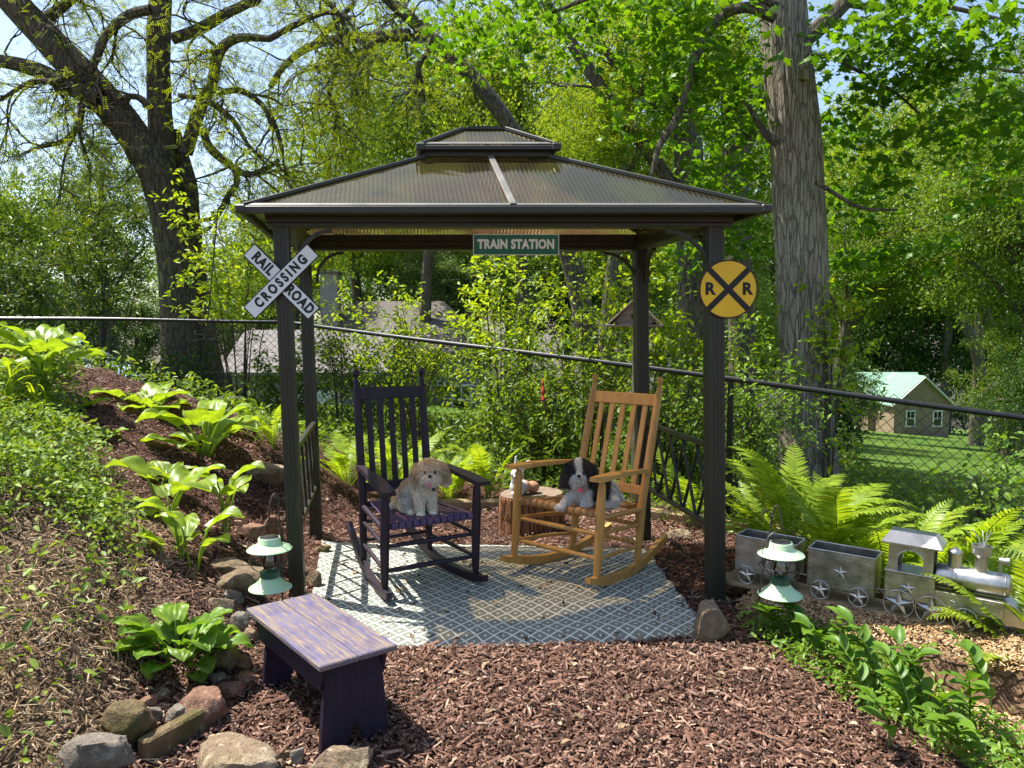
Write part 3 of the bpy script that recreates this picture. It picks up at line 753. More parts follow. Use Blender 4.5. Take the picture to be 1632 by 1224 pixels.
# ------------------------------------------------------------------ rug
def make_rug():
    n = 70; P = np.array(RUG); 
    xs = np.linspace(-1.3, 1.05, 76); ys = np.linspace(3.38, 5.12, 60)
    # map unit square on the four-sided outline
    back0, back1, fr1, fr0 = P[0], P[1], P[2], P[6]
    vs, fs = [], []
    NX, NY = 80, 56
    front = cr([tuple(p) for p in (P[6], P[5], P[4], P[3], P[2])], 60)
    for j in range(NY + 1):
        v = j / NY
        for i in range(NX + 1):
            u = i / NX
            f = front[min(int(u * 59), 59)] * (1 - (u * 59) % 1) + front[min(int(u * 59) + 1, 59)] * ((u * 59) % 1) if u < 1 else front[-1]
            b = back0 + (back1 - back0) * u
            p = f * (1 - v) + b * v
            z = .016 + .006 * math.sin(p[0] * 9 + p[1] * 3) * math.sin(p[1] * 7) + .010 * math.exp(-((u - .78) ** 2) / .02) * math.sin(v * 16) ** 2
            e = min(u, 1 - u, v, 1 - v); z = .006 + (z - .006) * min(1, .35 + e * 8)
            x_ = p[0] + .008 * math.sin(v * 40) * (u > .97); y_ = p[1] + .006 * math.sin(u * 37) * (v < .03)
            vs.append((x_, y_, z + max(0, gz(p[0], p[1]))))
    for j in range(NY):
        for i in range(NX):
            a = j * (NX + 1) + i; fs.append((a, a + 1, a + NX + 2, a + NX + 1))
    o = obj('rug', mesh_np('rug', np.array(vs), np.array(fs), M['rug'], True))
    md = o.modifiers.new('thickness', 'SOLIDIFY'); md.thickness = .004
    tag(o, 'grey and cream diamond patterned outdoor rug under the rocking chairs', 'rug')
make_rug()
# ------------------------------------------------------------------ rocking chairs
def make_chair(label, loc, rz, tilt, wm, sm, wf=.29, wb=.235):
    c = thing('rocking_chair', label, 'chair', loc, rot=(tilt, 0, rz))
    def B(name, mb, m=wm, smooth=True, parent=None): return mb.build(name, m, parent or c, False, smooth)
    yb, yt, zt = -.25, -.40, 1.07                      # back post foot y, top y, top z
    def by(z): return yb + (yt - yb) * max(0, (z - .35)) / (zt - .35)
    ZR = lambda y: .42 * (y + .02) ** 2                 # rocker curve
    for s in (-1, 1):
        # back post with finial
        pts = [(s * wb, yb + .02, ZR(yb) + .045), (s * wb, yb, .2), (s * wb, by(.40), .40), (s * wb, by(.75), .75), (s * wb, by(1.04), 1.04), (s * wb, by(1.07), 1.07)]
        rad = [.017, .022, .024, .024, .021, .012]
        mb = MB(); mb.tube(pts, rad, 12); p = B('back_post', mb)
        mb = MB(); mb.lathe([(.0, .075), (.012, .07), (.019, .055), (.020, .045), (.014, .028), (.009, .02), (.011, .012), (.017, .004), (.018, -.01)], (s * wb, by(1.085), 1.075), 14); B('finial', mb, parent=p)
        yf = .25
        mb = MB(); mb.tube([(s * wf, yf + .012, ZR(yf) + .035), (s * wf, yf + .008, .12), (s * wf, yf, .30), (s * wf, yf, .43), (s * wf, yf - .004, .55), (s * wf, yf - .004, .578)], [.016, .021, .025, .026, .021, .016], 12); B('front_leg', mb)
        # rocker
        ys = np.linspace(.355, -.60, 22); a = []
        for y in ys: a.append((s * (wf + (wb - wf) * (.25 - y) / .5 * .9), y, ZR(y)))
        mb = MB(); vs, fs = [], []
        for k, (x, y, z) in enumerate(a):
            h = .048 if 1 < k < 20 else .034
            vs += [(x - .017, y, z), (x + .017, y, z), (x + .017, y, z + h), (x - .017, y, z + h)]
        for k in range(len(a) - 1):
            for q in range(4): fs.append((k * 4 + q, k * 4 + (q + 1) % 4, k * 4 + 4 + (q + 1) % 4, k * 4 + 4 + q))
        fs += [(0, 1, 2, 3), tuple(len(a) * 4 - 4 + q for q in (3, 2, 1, 0))]
        mb.add(vs, fs); B('rocker', mb, smooth=False)
        # arm: shaped board
        x0, x1 = s * (wb + .012), s * (wf + .005)
        n = 10; vs, fs = [], []
        for k in range(n + 1):
            f = k / n; y = by(.60) + .015 + f * (yf + .055 - by(.60)); x = x0 + (x1 - x0) * f; hw = .022 + .020 * sstep(.15, .7, f) * (1 if f < .97 else .8)
            z = .585 + .010 * math.sin(f * 3)
            vs += [(x - hw, y, z), (x + hw, y, z), (x + hw * .92, y, z + .022), (x - hw * .92, y, z + .022)]
        for k in range(n):
            for q in range(4): fs.append((k * 4 + q, k * 4 + (q + 1) % 4, k * 4 + 4 + (q + 1) % 4, k * 4 + 4 + q))
        fs += [(0, 1, 2, 3), tuple(n * 4 + q for q in (3, 2, 1, 0))]
        mb = MB(); mb.add(vs, fs); B('arm', mb, smooth=False)
        for z in (.15, .28):
            mb = MB(); mb.tube([(s * wf, .25, z + .02), (s * (wf + wb) / 2, 0, z + .015), (s * wb, yb, z)], [.010, .0125, .010], 8); B('rung', mb)
        mb = MB(); mb.tube([(s * wf, .25, .385), (s * wb, by(.37), .37)], .016, 8); B('seat_rail', mb)
    for z, y, ww in ((.17, .25, wf), (.30, .25, wf), (.17, yb, wb), (.28, yb, wb)):
        mb = MB(); mb.tube([(-ww, y, z), (0, y, z), (ww, y, z)], [.011, .0145, .011], 8); B('rung', mb)
    mb = MB(); mb.tube([(-wf, .25, .405), (wf, .25, .405)], .018, 8); B('seat_rail', mb)
    mb = MB(); mb.tube([(-wb, by(.38), .375), (wb, by(.38), .375)], .018, 8); B('seat_rail', mb)
    # back rails and slats
    tl = math.atan2(yb - yt, zt - .35)
    RX = Matrix.Rotation(tl, 3, 'X')
    for z, h in ((1.005, .072), (.475, .055)):
        mb = MB(); mb.box((0, by(z), z), (wb * 2 - .02, .020, h), RX, .004); B('back_rail', mb, smooth=False)
    for k in range(5):
        x = -wb + (k + 1) * 2 * wb / 6
        mb = MB(); mb.bar((x, by(.49), .49), (x, by(.98), .98), .034, .011, (0, 1, 0), .002); B('back_slat', mb, smooth=False)
    # woven splint seat: strips over the front and back rails
    n = 12
    for k in range(n):
        f = (k + .5) / n * 2 - 1
        sec = []
        y1, y0 = .25, by(.38)
        for a in np.linspace(-1.2, 1.5, 7): sec.append((y1 + .022 * math.sin(max(a, 0) if a < 0 else a) if a > 0 else y1 - .02 * -a, .405 + .022 * math.cos(a) if a > 0 else .427))
        sec = [(y1 + .023 * math.sin(a), .405 + .023 * math.cos(a)) for a in np.linspace(2.2, 0, 7)]
        for q in np.linspace(.1, .9, 8): sec.append((y1 + (y0 - y1) * q, .428 - .030 * q - .018 * math.sin(math.pi * q) * (1 - f * f) ** .5 + (.003 if (int(q * 9) + k) % 2 else 0)))
        sec += [(y0 - .023 * math.sin(a), .375 + .023 * math.cos(a)) for a in np.linspace(0, 2.0, 5)]
        vs, fs = [], []
        for (y, z) in sec:
            g = (y1 - y) / (y1 - y0); ww = wf + (wb - wf) * min(max(g, 0), 1) - .028; hw = ww / n * .80
            x = f * ww
            vs += [(x - hw, y, z), (x + hw, y, z), (x + hw, y, z - .003) , (x - hw, y, z - .003)]
        for q in range(len(sec) - 1):
            for e in range(4): fs.append((q * 4 + e, q * 4 + (e + 1) % 4, q * 4 + 4 + (e + 1) % 4, q * 4 + 4 + e))
        mb = MB(); mb.add(vs, fs); B('seat_slat', mb, sm, False)
    return c
CH1 = (-.564, 4.285, .016); CH2 = (.398, 4.398, .016)
RZ1 = math.pi - R(-31); RZ2 = math.pi - R(42)
ch1 = make_chair('dark purple painted rocking chair with the tan dog on it', CH1, math.pi + R(30), R(-4.0), M['purple'], M['purple_slat'], .265, .205)
ch2 = make_chair('honey coloured wooden rocking chair with the black and white dog on it', CH2, math.pi - R(41), R(3.5), M['maple_wood'], M['maple_slat'])

# ------------------------------------------------------------------ blob bodies (continuous, remeshed)
def blob_mesh(name, blobs, m, voxel=.006, colour=None, smooth=6):
    """blobs: (x,y,z, rx,ry,rz) ellipsoids or ('c', p, q, r0, r1) tapered limbs -> one continuous skin"""
    mb = MB()
    def ell(c, r):
        n, k = 16, 10
        prof = [(math.sin(math.pi * i / k), -math.cos(math.pi * i / k)) for i in range(k + 1)]
        b = MB(); b.lathe(prof, n=n); mb.add([(c[0] + v[0] * r[0], c[1] + v[1] * r[1], c[2] + v[2] * r[2]) for v in b.v], b.f)
    for b in blobs:
        if b[0] == 'c':
            p, q = Vector(b[1]), Vector(b[2]); n = max(3, int((p - q).length / .012))
            for i in range(n + 1):
                f = i / n; c = p.lerp(q, f); r = b[3] + (b[4] - b[3]) * f; ell(c, (r, r, r))
        else: ell(b[:3], b[3:6])
    me = bpy.data.meshes.new(name); me.from_pydata(mb.v, [], mb.f)
    o = link(bpy.data.objects.new(name, me))
    md = o.modifiers.new('r', 'REMESH'); md.mode = 'VOXEL'; md.voxel_size = voxel
    md = o.modifiers.new('s', 'SMOOTH'); md.iterations = smooth; md.factor = .5
    dg = bpy.context.evaluated_depsgraph_get()
    out = bpy.data.meshes.new_from_object(o.evaluated_get(dg)); out.name = name
    bpy.data.objects.remove(o); bpy.data.meshes.remove(me)
    out.materials.clear(); out.materials.append(m)
    out.polygons.foreach_set('use_smooth', np.ones(len(out.polygons), bool))
    if colour is not None:
        n = len(out.vertices); co = np.empty(n * 3, np.float32); out.vertices.foreach_get('co', co); co = co.reshape(-1, 3)
        c = np.ones((n, 4), np.float32); c[:, :3] = colour(co)
        a = out.color_attributes.new('col', 'FLOAT_COLOR', 'POINT'); a.data.foreach_set('color', c.ravel())
    return out
def fur_mesh(name, body, n, length, colour, m, seed, droop=.35, width=.0015, skip=None):
    rs = np.random.RandomState(seed)
    body.calc_loop_triangles(); T = np.empty(len(body.loop_triangles) * 3, np.int32); body.loop_triangles.foreach_get('vertices', T); T = T.reshape(-1, 3)
    nv = len(body.vertices); co = np.empty(nv * 3, np.float32); body.vertices.foreach_get('co', co); co = co.reshape(-1, 3)
    A, B_, C = co[T[:, 0]], co[T[:, 1]], co[T[:, 2]]
    cr_ = np.cross(B_ - A, C - A); ar = np.linalg.norm(cr_, axis=1); Nf = cr_ / np.maximum(ar[:, None], 1e-12)
    k = rs.choice(len(T), n, p=ar / ar.sum()); u = rs.rand(n, 1); v = rs.rand(n, 1); s = (u + v > 1); u = np.where(s, 1 - u, u); v = np.where(s, 1 - v, v)
    P = A[k] + (B_[k] - A[k]) * u + (C[k] - A[k]) * v; N = Nf[k]
    if skip is not None:
        ok = ~skip(P); P, N = P[ok], N[ok]; n = len(P)
    L = length(P)[:, None] * rs.uniform(.6, 1.25, (n, 1))
    d0 = nrm(N * .8 + rs.randn(n, 3) * .22 + np.stack([.25 * np.sin(P[:, 2] * 60), 0 * P[:, 0], -.35 + .2 * np.sin(P[:, 0] * 70)], -1)); side = nrm(np.cross(d0, rs.randn(n, 3))) * width
    P = P - N * .002
    m1 = P + d0 * L * .5 + np.array([0, 0, -1]) * L * droop * .25; tip = P + d0 * L * .85 + np.array([0, 0, -1]) * L * droop
    V = np.stack([P - side, P + side, m1 + side * .8, m1 - side * .8, tip], 1).reshape(-1, 3)
    b = (np.arange(n) * 5)[:, None]
    T2 = np.concatenate([b + np.array([[0, 1, 2]]), b + np.array([[0, 2, 3]]), b + np.array([[3, 2, 4]])], 0)
    c = colour(P) * rs.uniform(.72, 1.2, (n, 1)); c = np.repeat(c, 5, 0)
    return mesh_np(name, V, T2, m, False, np.clip(c, 0, 1))
def sph(mb, c, r, n=12):
    k = 8; mb.lathe([(math.sin(math.pi * i / k) * r, -math.cos(math.pi * i / k) * r) for i in range(k + 1)], c, n); return mb
# ---- tan dog: sits, body behind to the left, head to the camera
D1 = at(678, 820, 4.15)
dog = thing('dog', 'small tan fluffy dog sitting with its tongue out on the purple chair', 'dog', D1, R(6)); dog.scale = (.92, .92, .93)
bl = [(-.118, .115, .075, .082, .085, .075), (-.085, .085, .115, .075, .080, .085), (-.035, .045, .142, .068, .070, .078), (.002, .012, .150, .060, .055, .070),
      ('c', (-.01, .015, .17), (.022, -.005, .225), .056, .055), (.028, -.020, .262, .080, .070, .068), (.028, -.070, .236, .043, .034, .030), (.028, -.052, .215, .040, .035, .022),
      ('c', (-.036, -.012, .12), (-.030, -.030, .022), .032, .024), (-.026, -.052, .014, .026, .036, .016),
      ('c', (.036, .0, .12), (.042, -.006, .024), .030, .023), (.046, -.028, .016, .025, .034, .016),
      (-.108, .055, .055, .055, .068, .056), (-.085, .000, .016, .026, .042, .017), ('c', (-.17, .14, .06), (-.205, .10, .035), .022, .014),
      ('c', (-.046, .000, .282), (-.060, -.010, .212), .020, .026), ('c', (.104, .000, .280), (.116, -.008, .206), .020, .027)]
TAN = np.array([.66, .48, .29]); CRM = np.array([.86, .76, .59]); GRY = np.array([.50, .48, .44]); EARC = np.array([.58, .43, .27])
def col1(P):
    c = np.tile(CRM, (len(P), 1))
    back = sstep(.00, .06, P[:, 1]) * sstep(.04, .10, P[:, 2])
    c = c + (TAN - c) * back[:, None]
    patch = sstep(.055, .03, np.abs(P[:, 0] + .125)) * sstep(.03, .06, P[:, 2]) * sstep(.17, .12, P[:, 2]) * sstep(.09, .06, P[:, 1])
    c = c + (GRY - c) * patch[:, None] * .8
    top = sstep(.235, .29, P[:, 2]); c = c + (TAN * .95 - c) * (top * .7)[:, None]
    ear = (sstep(.048, .062, np.abs(P[:, 0] - .028)) * sstep(.185, .21, P[:, 2]))[:, None]
    c = c + (EARC - c) * ear
    return c
body = blob_mesh('body', bl, M['fur'], .006, col1)
bo = obj('body', body, dog)
def len1(P): return .014 + .016 * sstep(.16, .22, P[:, 2]) - .006 * sstep(.04, .01, P[:, 2]) - .010 * sstep(-.055, -.075, P[:, 1]) * sstep(.2, .22, P[:, 2])
obj('fur', fur_mesh('fur', body, 34000, len1, col1, M['fur'], 5, .45), bo); 
for x in (.004, .055):
    mb = MB(); sph(mb, (x, -.086, .264), .0105); mb.build('eye', M['nose'], dog, smooth=True)
mb = MB(); mb.lathe([(0, -.009), (.008, -.007), (.0125, 0), (.009, .006), (0, .008)], (.028, -.108, .246), 12); mb.build('nose', M['nose'], dog, smooth=True)
mb = MB(); mb.box((.030, -.088, .2185), (.036, .026, .016), None, .005); mb.build('mouth', M['nose'], dog)
mb = MB(); vs = []
for k, (y, z, hw) in enumerate(((-.085, .220, .010), (-.103, .216, .013), (-.112, .204, .013), (-.114, .190, .011), (-.113, .182, .005))):
    vs += [(.021 - hw, y, z), (.021 + hw, y, z), (.021 + hw, y + .004, z - .004), (.021 - hw, y + .004, z - .004)]
mb.add(vs, [(k * 4 + q, k * 4 + (q + 1) % 4, k * 4 + 4 + (q + 1) % 4, k * 4 + 4 + q) for k in range(4) for q in range(4)] + [(16, 17, 18, 19)])
mb.build('tongue', M['tongue'], dog, smooth=True)
mb = MB(); mb.tube([(.018 + .060 * math.cos(a), .000 + .062 * math.sin(a), .190 + .012 * math.sin(a)) for a in np.linspace(0, 2 * math.pi, 25)], .006, 6); cl = mb.build('collar', M['collar'], dog, smooth=True)
mb = MB(); mb.box((.050, -.075, .163), (.022, .004, .020), None, .002); mb.build('tag', M['collar'], cl)
# ---- black and white dog: crouching, front paws apart, body to the right
D2 = at(921, 814, 4.20)
dog = thing('dog', 'small black and white dog with long ears crouching on the wooden chair', 'dog', D2, R(-4)); dog.scale = (.88, .92, 1.03)
bl = [(.020, .030, .105, .066, .062, .075), (.075, .060, .105, .075, .075, .080), (.135, .095, .095, .080, .080, .078), (.195, .125, .078, .070, .075, .070),
      ('c', (.012, .02, .15), (.012, .0, .185), .055, .055), (.010, -.012, .218, .078, .066, .064), (.003, -.062, .196, .046, .032, .030), (.003, -.045, .178, .045, .032, .022),
      ('c', (-.022, .01, .10), (-.085, -.015, .040), .034, .026), (-.105, -.028, .026, .036, .028, .017), (-.125, -.030, .024, .022, .022, .016),
      ('c', (.070, .00, .10), (.045, -.035, .030), .038, .029), (.028, -.058, .016, .038, .034, .018),
      (.200, .065, .045, .065, .055, .045), (.155, .02, .022, .045, .032, .022), ('c', (.25, .14, .07), (.285, .12, .05), .022, .014),
      ('c', (-.062, -.005, .235), (-.080, -.010, .150), .022, .029), ('c', (.080, -.005, .235), (.098, -.008, .150), .022, .030)]
BLK = np.array([.055, .046, .043]); WHT = np.array([.74, .69, .62])
def col2(P):
    c = np.tile(WHT, (len(P), 1))
    hd = sstep(.145, .165, P[:, 2]) * sstep(.14, .12, np.abs(P[:, 0] - .01))
    blaze = sstep(.022, .014, np.abs(P[:, 0] - .004)) * sstep(.215, .225, P[:, 2]) + 0
    muz = sstep(.050, .040, np.hypot(P[:, 0] - .003, (P[:, 2] - .183) * 1.15)) * sstep(-.035, -.045, P[:, 1])
    ear = sstep(.050, .060, np.abs(P[:, 0] - .008)) * sstep(.125, .14, P[:, 2]) * (P[:, 1] < .03)
    dk = np.maximum(hd * sstep(.172, .185, P[:, 2]), ear) * (1 - np.clip(blaze + muz, 0, 1))
    saddle = sstep(.075, .095, P[:, 0]) * sstep(.215, .19, P[:, 0]) * sstep(.045, .065, P[:, 2])
    k = np.clip(np.maximum(dk, saddle), 0, 1)[:, None]
    return c + (BLK - c) * k
body = blob_mesh('body', bl, M['fur'], .006, col2); bo = obj('body', body, dog)
def len2(P): return .014 + .016 * sstep(.12, .16, P[:, 2]) - .004 * sstep(.04, .01, P[:, 2]) - .011 * sstep(-.05, -.07, P[:, 1]) * sstep(.15, .17, P[:, 2])
obj('fur', fur_mesh('fur', body, 34000, len2, col2, M['fur'], 6, .5), bo)
for x in (-.024, .030):
    mb = MB(); sph(mb, (x, -.079, .216), .0105); mb.build('eye', M['nose'], dog, smooth=True)
mb = MB(); mb.lathe([(0, -.009), (.008, -.007), (.012, 0), (.009, .006), (0, .008)], (.003, -.097, .205), 12); mb.build('nose', M['nose'], dog, smooth=True)
mb = MB(); mb.tube([(-.022, -.083, .183), (-.008, -.095, .1865), (.003, -.097, .190), (.014, -.095, .1865), (.028, -.083, .183)], .0025, 6); mb.build('mouth', M['nose'], dog, smooth=True)
mb = MB(); mb.tube([(.012 + .058 * math.cos(a), .005 + .060 * math.sin(a), .150 + .012 * math.sin(a)) for a in np.linspace(0, 2 * math.pi, 25)], .006, 6); cl = mb.build('collar', M['collar'], dog, smooth=True)
mb = MB(); mb.box((.012, -.072, .126), (.030, .004, .024), None, .003); mb.build('tag', M['pinktag'], cl, smooth=False)

# ------------------------------------------------------------------ purple step stool
SA, SBk, SR, SF = [plane(x, y, .30).xy.to_3d() for x, y in ((395, 970), (500, 943), (628, 1022), (515, 1068))]
sc0 = (SA + SBk + SR + SF) / 4
ax = ((SR + SF) / 2 - (SA + SBk) / 2); LEN = ax.length; rz = math.atan2(ax.y, ax.x)
st = thing('step_stool', 'small purple wooden step stool with flaking paint on its top', 'stool', (sc0.x, sc0.y, -.10), rz)
W_ = ((SA - SBk).length + (SR - SF).length) / 2; TZ = .40
for s in (-1, 1):
    mb = MB(); mb.box((0, s * W_ / 4, TZ - .011), (LEN, W_ / 2 - .003, .022), None, .004); mb.build('top_plank', M['worn'], st)
for s in (-1, 1):                                   # aprons under the long edges
    mb = MB(); poly = [(-LEN / 2 + .03, 0, TZ - .023), (LEN / 2 - .03, 0, TZ - .023), (LEN / 2 - .06, 0, TZ - .115), (-LEN / 2 + .06, 0, TZ - .115)]
    mb.prism(poly, (0, s * (W_ / 2 - .035) - .009, 0), (0, s * (W_ / 2 - .035) + .009, 0)); mb.build('apron', M['purple_dark'], st)
for s in (-1, 1):                                   # splayed end boards with a cut-out notch
    w0, w1, h = W_ / 2 - .046, W_ / 2 - .012, TZ - .022
    poly = [(-w0, h), (w0, h), (w1, 0), (.055, 0), (.04, .06), (.0, .15), (-.04, .06), (-.055, 0), (-w1, 0)]
    xt, xb = (LEN / 2 - .060, LEN / 2 - .050) if s > 0 else (-LEN / 2 + .12, -LEN / 2 + .10)
    mb = MB(); vs = []
    for dx in (-.011, .011):
        for (y, z) in poly: vs.append((xb + (xt - xb) * z / h + dx, y, z))
    n = len(poly)
    tri = [(0, 1, 5), (1, 2, 4), (2, 3, 4), (1, 4, 5), (0, 5, 6), (0, 6, 8), (6, 7, 8)]
    fs = [t[::-1] for t in tri] + [tuple(n + q for q in t) for t in tri] + [(k, (k + 1) % n, n + (k + 1) % n, n + k) for k in range(n)]
    mb.add(vs, fs); mb.build('leg', M['purple_dark'], st)

# ------------------------------------------------------------------ tree stump with rabbit figurine
def stump_mesh(r, h, name, mside, mtop, parent, seed, wob=.05, n=56, rings=26, amp=.012):
    mb = MB(); vs, fs = [], []
    for i in range(rings + 1):
        z = -.06 + (h + .06) * i / rings
        for j in range(n):
            a = 2 * math.pi * j / n
            q = r * (1 + wob * math.sin(2 * a + seed) + wob * .6 * math.sin(3 * a + 2 * seed) + .05 * (1 - i / rings) ** 2)
            q += amp * noise.noise((math.cos(a) * 7, math.sin(a) * 7, z * 4 + seed)) + amp * .8 * noise.noise((math.cos(a) * 16, math.sin(a) * 16, z * 9 + seed))
            if i == rings: q -= .008
            vs.append((q * math.cos(a), q * math.sin(a), z + (.008 * math.sin(a + seed) if i > rings - 2 else 0)))
    fs = [(i * n + j, i * n + (j + 1) % n, (i + 1) * n + (j + 1) % n, (i + 1) * n + j) for i in range(rings) for j in range(n)]
    mb.add(vs, fs); o = mb.build(name, mside, parent, smooth=True, angle=60)
    top = [vs[rings * n + j] for j in range(n)]; mt = MB(); tv = [(0, 0, h + .004)]; tf = []
    for f in (.35, .7, 1.0): tv += [(x * f * .995, y * f * .995, h + .003 + (z - h) * f) for x, y, z in top]
    for j in range(n): tf.append((0, 1 + j, 1 + (j + 1) % n))
    for q in range(2):
        for j in range(n): tf.append((1 + q * n + j, 1 + (q + 1) * n + j, 1 + (q + 1) * n + (j + 1) % n, 1 + q * n + (j + 1) % n))
    mt.add(tv, tf); mt.build('cut_top', mtop, parent, smooth=True)
    return o
SP = at(846, 845, 5.46)
su = thing('tree_stump', 'reddish barked tree stump behind the rocking chairs', 'stump', (SP.x, SP.y, 0))
stump_mesh(.22, .25, 'bark', M['bark_red'], M['cutwood'], su, 1.3)
rb = thing('rabbit_figurine', 'grey and white rabbit figurine on the tree stump', 'figurine', (SP.x - .105, SP.y - .09, .256), R(14)); rb.scale = (1.2, 1.2, 1.2)
def colr(P):
    c = np.tile(np.array([.56, .54, .50]), (len(P), 1)); k = (sstep(.03, .08, P[:, 0]) * sstep(.13, .09, P[:, 2]))[:, None]
    c = c + (np.array([.40, .20, .11]) - c) * k
    e = ((np.abs(P[:, 0] - .07) < .02) & (P[:, 2] > .13) & (P[:, 1] < 0))[:, None]
    return np.where(e, np.array([.30, .20, .16]), c)
bl = [(.0, .0, .045, .040, .042, .048), (.045, .02, .042, .050, .045, .042), (.105, .03, .036, .045, .042, .036), ('c', (0, -.005, .07), (0, -.018, .115), .034, .032), (0, -.022, .128, .040, .036, .032), (-.014, -.05, .118, .016, .016, .014), (.014, -.05, .118, .016, .016, .014),
      (-.022, -.02, .012, .016, .026, .012), (.022, -.02, .012, .016, .026, .012), ('c', (-.008, -.012, .15), (-.002, .0, .225), .013, .008), ('c', (.022, -.01, .146), (.075, .0, .185), .012, .020), ('c', (.045, .0, .165), (.082, .0, .165), .012, .014)]
obj('body', blob_mesh('body', bl, M['rabbit'], .0045, colr, 4), rb)
for x in (-.018, .018):
    mb = MB(); sph(mb, (x, -.053, .138), .005, 8); mb.build('eye', M['nose'], rb)

# ------------------------------------------------------------------ hanging lanterns on shepherd hooks
def lantern(label, loc, hook_label, stake, top, side):
    l = thing('solar_lantern', label, 'lantern', loc, R(15))
    mb = MB(); mb.lathe([(.001, .245), (.048, .246), (.052, .240), (.052, .222), (.058, .214), (.098, .196), (.103, .190), (.101, .187), (.055, .205), (.02, .206)], n=40); mb.build('cap', M['mint'], l, smooth=True, angle=50)
    mb = MB(); mb.lathe([(.0, .2495), (.040, .2495), (.044, .2475), (.046, .243)], n=32); mb.build('solar_panel', M['solar'], l, smooth=True)
    mb = MB(); mb.lathe([(.001, .056), (.040, .056), (.046, .050), (.060, .034), (.080, .018), (.098, .008), (.099, .004), (.06, .012), (.001, .014)], n=40); mb.build('base', M['mint'], l, smooth=True, angle=50)
    mb = MB(); mb.lathe([(.001, .088), (.040, .088), (.045, .084), (.045, .060), (.041, .057)], n=32); mb.build('collar', M['mint_dark'], l, smooth=True, angle=50)
    mb = MB(); mb.lathe([(.014, .088), (.030, .10), (.034, .125), (.026, .155), (.017, .18), (.018, .204)], n=24); mb.build('globe', M['glass'], l, smooth=True)
    mb = MB(); mb.tube([(.092 * math.cos(a), .092 * math.sin(a), .135) for a in np.linspace(0, 2 * math.pi, 33)], .0022, 5)
    for k in range(4):
        a = k * math.pi / 2 + .5
        mb.tube([((.045 + .047 * math.sin(t_) ** .8) * math.cos(a), (.045 + .047 * math.sin(t_) ** .8) * math.sin(a), .085 + .105 * t_ / math.pi) for t_ in np.linspace(.01, math.pi - .01, 12)], .0022, 5)
    mb.build('wire_guard', M['blackwire'], l, smooth=True)
    mb = MB(); mb.tube([(.095 * math.cos(t_) , 0, .195 + .11 * math.sin(t_)) for t_ in np.linspace(0, math.pi, 18)], .002, 5); mb.build('bail', M['blackwire'], l, smooth=True)
    h = thing('shepherd_hook', hook_label, 'hook', stake)
    s = Vector(stake); t = Vector(top) - s; lc = Vector(loc) + Vector((0, 0, .305)) - s
    mb = MB()
    pts = [(0, 0, -.12), tuple(t * .5), tuple(t)]
    d = lc - t; arc = []
    for k in range(1, 13):
        a = math.pi * k / 12
        arc.append((t.x + d.x * (1 - math.cos(a)) / 2, t.y + d.y * (1 - math.cos(a)) / 2, t.z + .055 * math.sin(a) + (d.z) * (k / 12) ** 3))
    mb.tube(pts + arc, .0042, 7); mb.build('stake', M['rustwire'], h, smooth=True)
    mb = MB(); u = t * .93
    mb.tube([tuple(u * .93)] + [(u.x - side * .022 * (1 - math.cos(a)), u.y, u.z + .05 * math.sin(a) + .02) for a in np.linspace(0, math.pi * 1.15, 12)], .0032, 6); mb.build('small_hook', M['rustwire'], h, smooth=True)
Lp = at(431, 938, 3.55)
lantern('mint green solar lantern hanging in front of the left gazebo post', Lp, 'thin iron shepherd hook by the left gazebo post', (Lp.x + .045, 3.60, gz(Lp.x + .045, 3.60)), (Lp.x + .032, 3.60, Lp.z + .40), 1)
Lp = at(1243, 949, 3.42)
lantern('mint green solar lantern hanging in front of the toy train', Lp, 'thin iron shepherd hook leaning in front of the toy train', (Lp.x - .13, 3.42, gz(Lp.x - .13, 3.42)), (Lp.x - .035, 3.44, Lp.z + .36), 1)

# ------------------------------------------------------------------ tin toy train
TR0 = Vector((1.205, 4.04, .125)); TR1 = Vector((2.045, 3.43, .110)); td = (TR1 - TR0); trz = math.atan2(td.y, td.x); tpitch = -math.atan2(td.z, td.xy.length)
tu = td.normalized()
def star_mesh(r, dpt):
    mb = MB(); vs = [(0, -dpt, 0)]
    for k in range(10):
        a = math.pi / 2 + k * math.pi / 5; q = r if k % 2 == 0 else r * .40
        vs.append((q * math.cos(a), 0, q * math.sin(a)))
    return mb.add(vs, [(0, 1 + (k + 1) % 10, 1 + k) for k in range(10)] + [tuple(range(1, 11))])
def star(parent, name, c, r, m='galv', dpt=.010):
    return star_mesh(r, dpt).build(name, M[m], parent, loc=c)
def wheel(parent, x, z, r, y):
    w_ = MB(); w_.tube([(r * math.cos(a), 0, r * math.sin(a)) for a in np.linspace(0, 2 * math.pi, 29)], .0028, 6, False)
    o = w_.build('wheel', M['galv'], parent, smooth=True, loc=(x, y, z)); s = star_mesh(r * .97, .012).build('star', M['galv'], o, loc=(0, -.002, 0)); return o
def rivets(mb, x0, x1, z0, z1, y, nx_, nz_, r=.0042):
    pts = [(x0 + (x1 - x0) * k / nx_, z0) for k in range(nx_ + 1)] + [(x0 + (x1 - x0) * k / nx_, z1) for k in range(nx_ + 1)] + [(x0, z0 + (z1 - z0) * k / nz_) for k in range(1, nz_)] + [(x1, z0 + (z1 - z0) * k / nz_) for k in range(1, nz_)]
    for x, z in pts: mb.lathe([(r, 0), (r * .8, .0018), (.0005, .0028)], (x, y, z), 6, Matrix.Rotation(R(90), 3, 'X'))
def frame_rect(mb, x0, x1, z0, z1, y, t=.004):
    for a, b in (((x0, z0), (x1, z0)), ((x1, z0), (x1, z1)), ((x1, z1), (x0, z1)), ((x0, z1), (x0, z0))): mb.bar((a[0], y, a[1]), (b[0], y, b[1]), t, t * .8, (0, 1, 0))
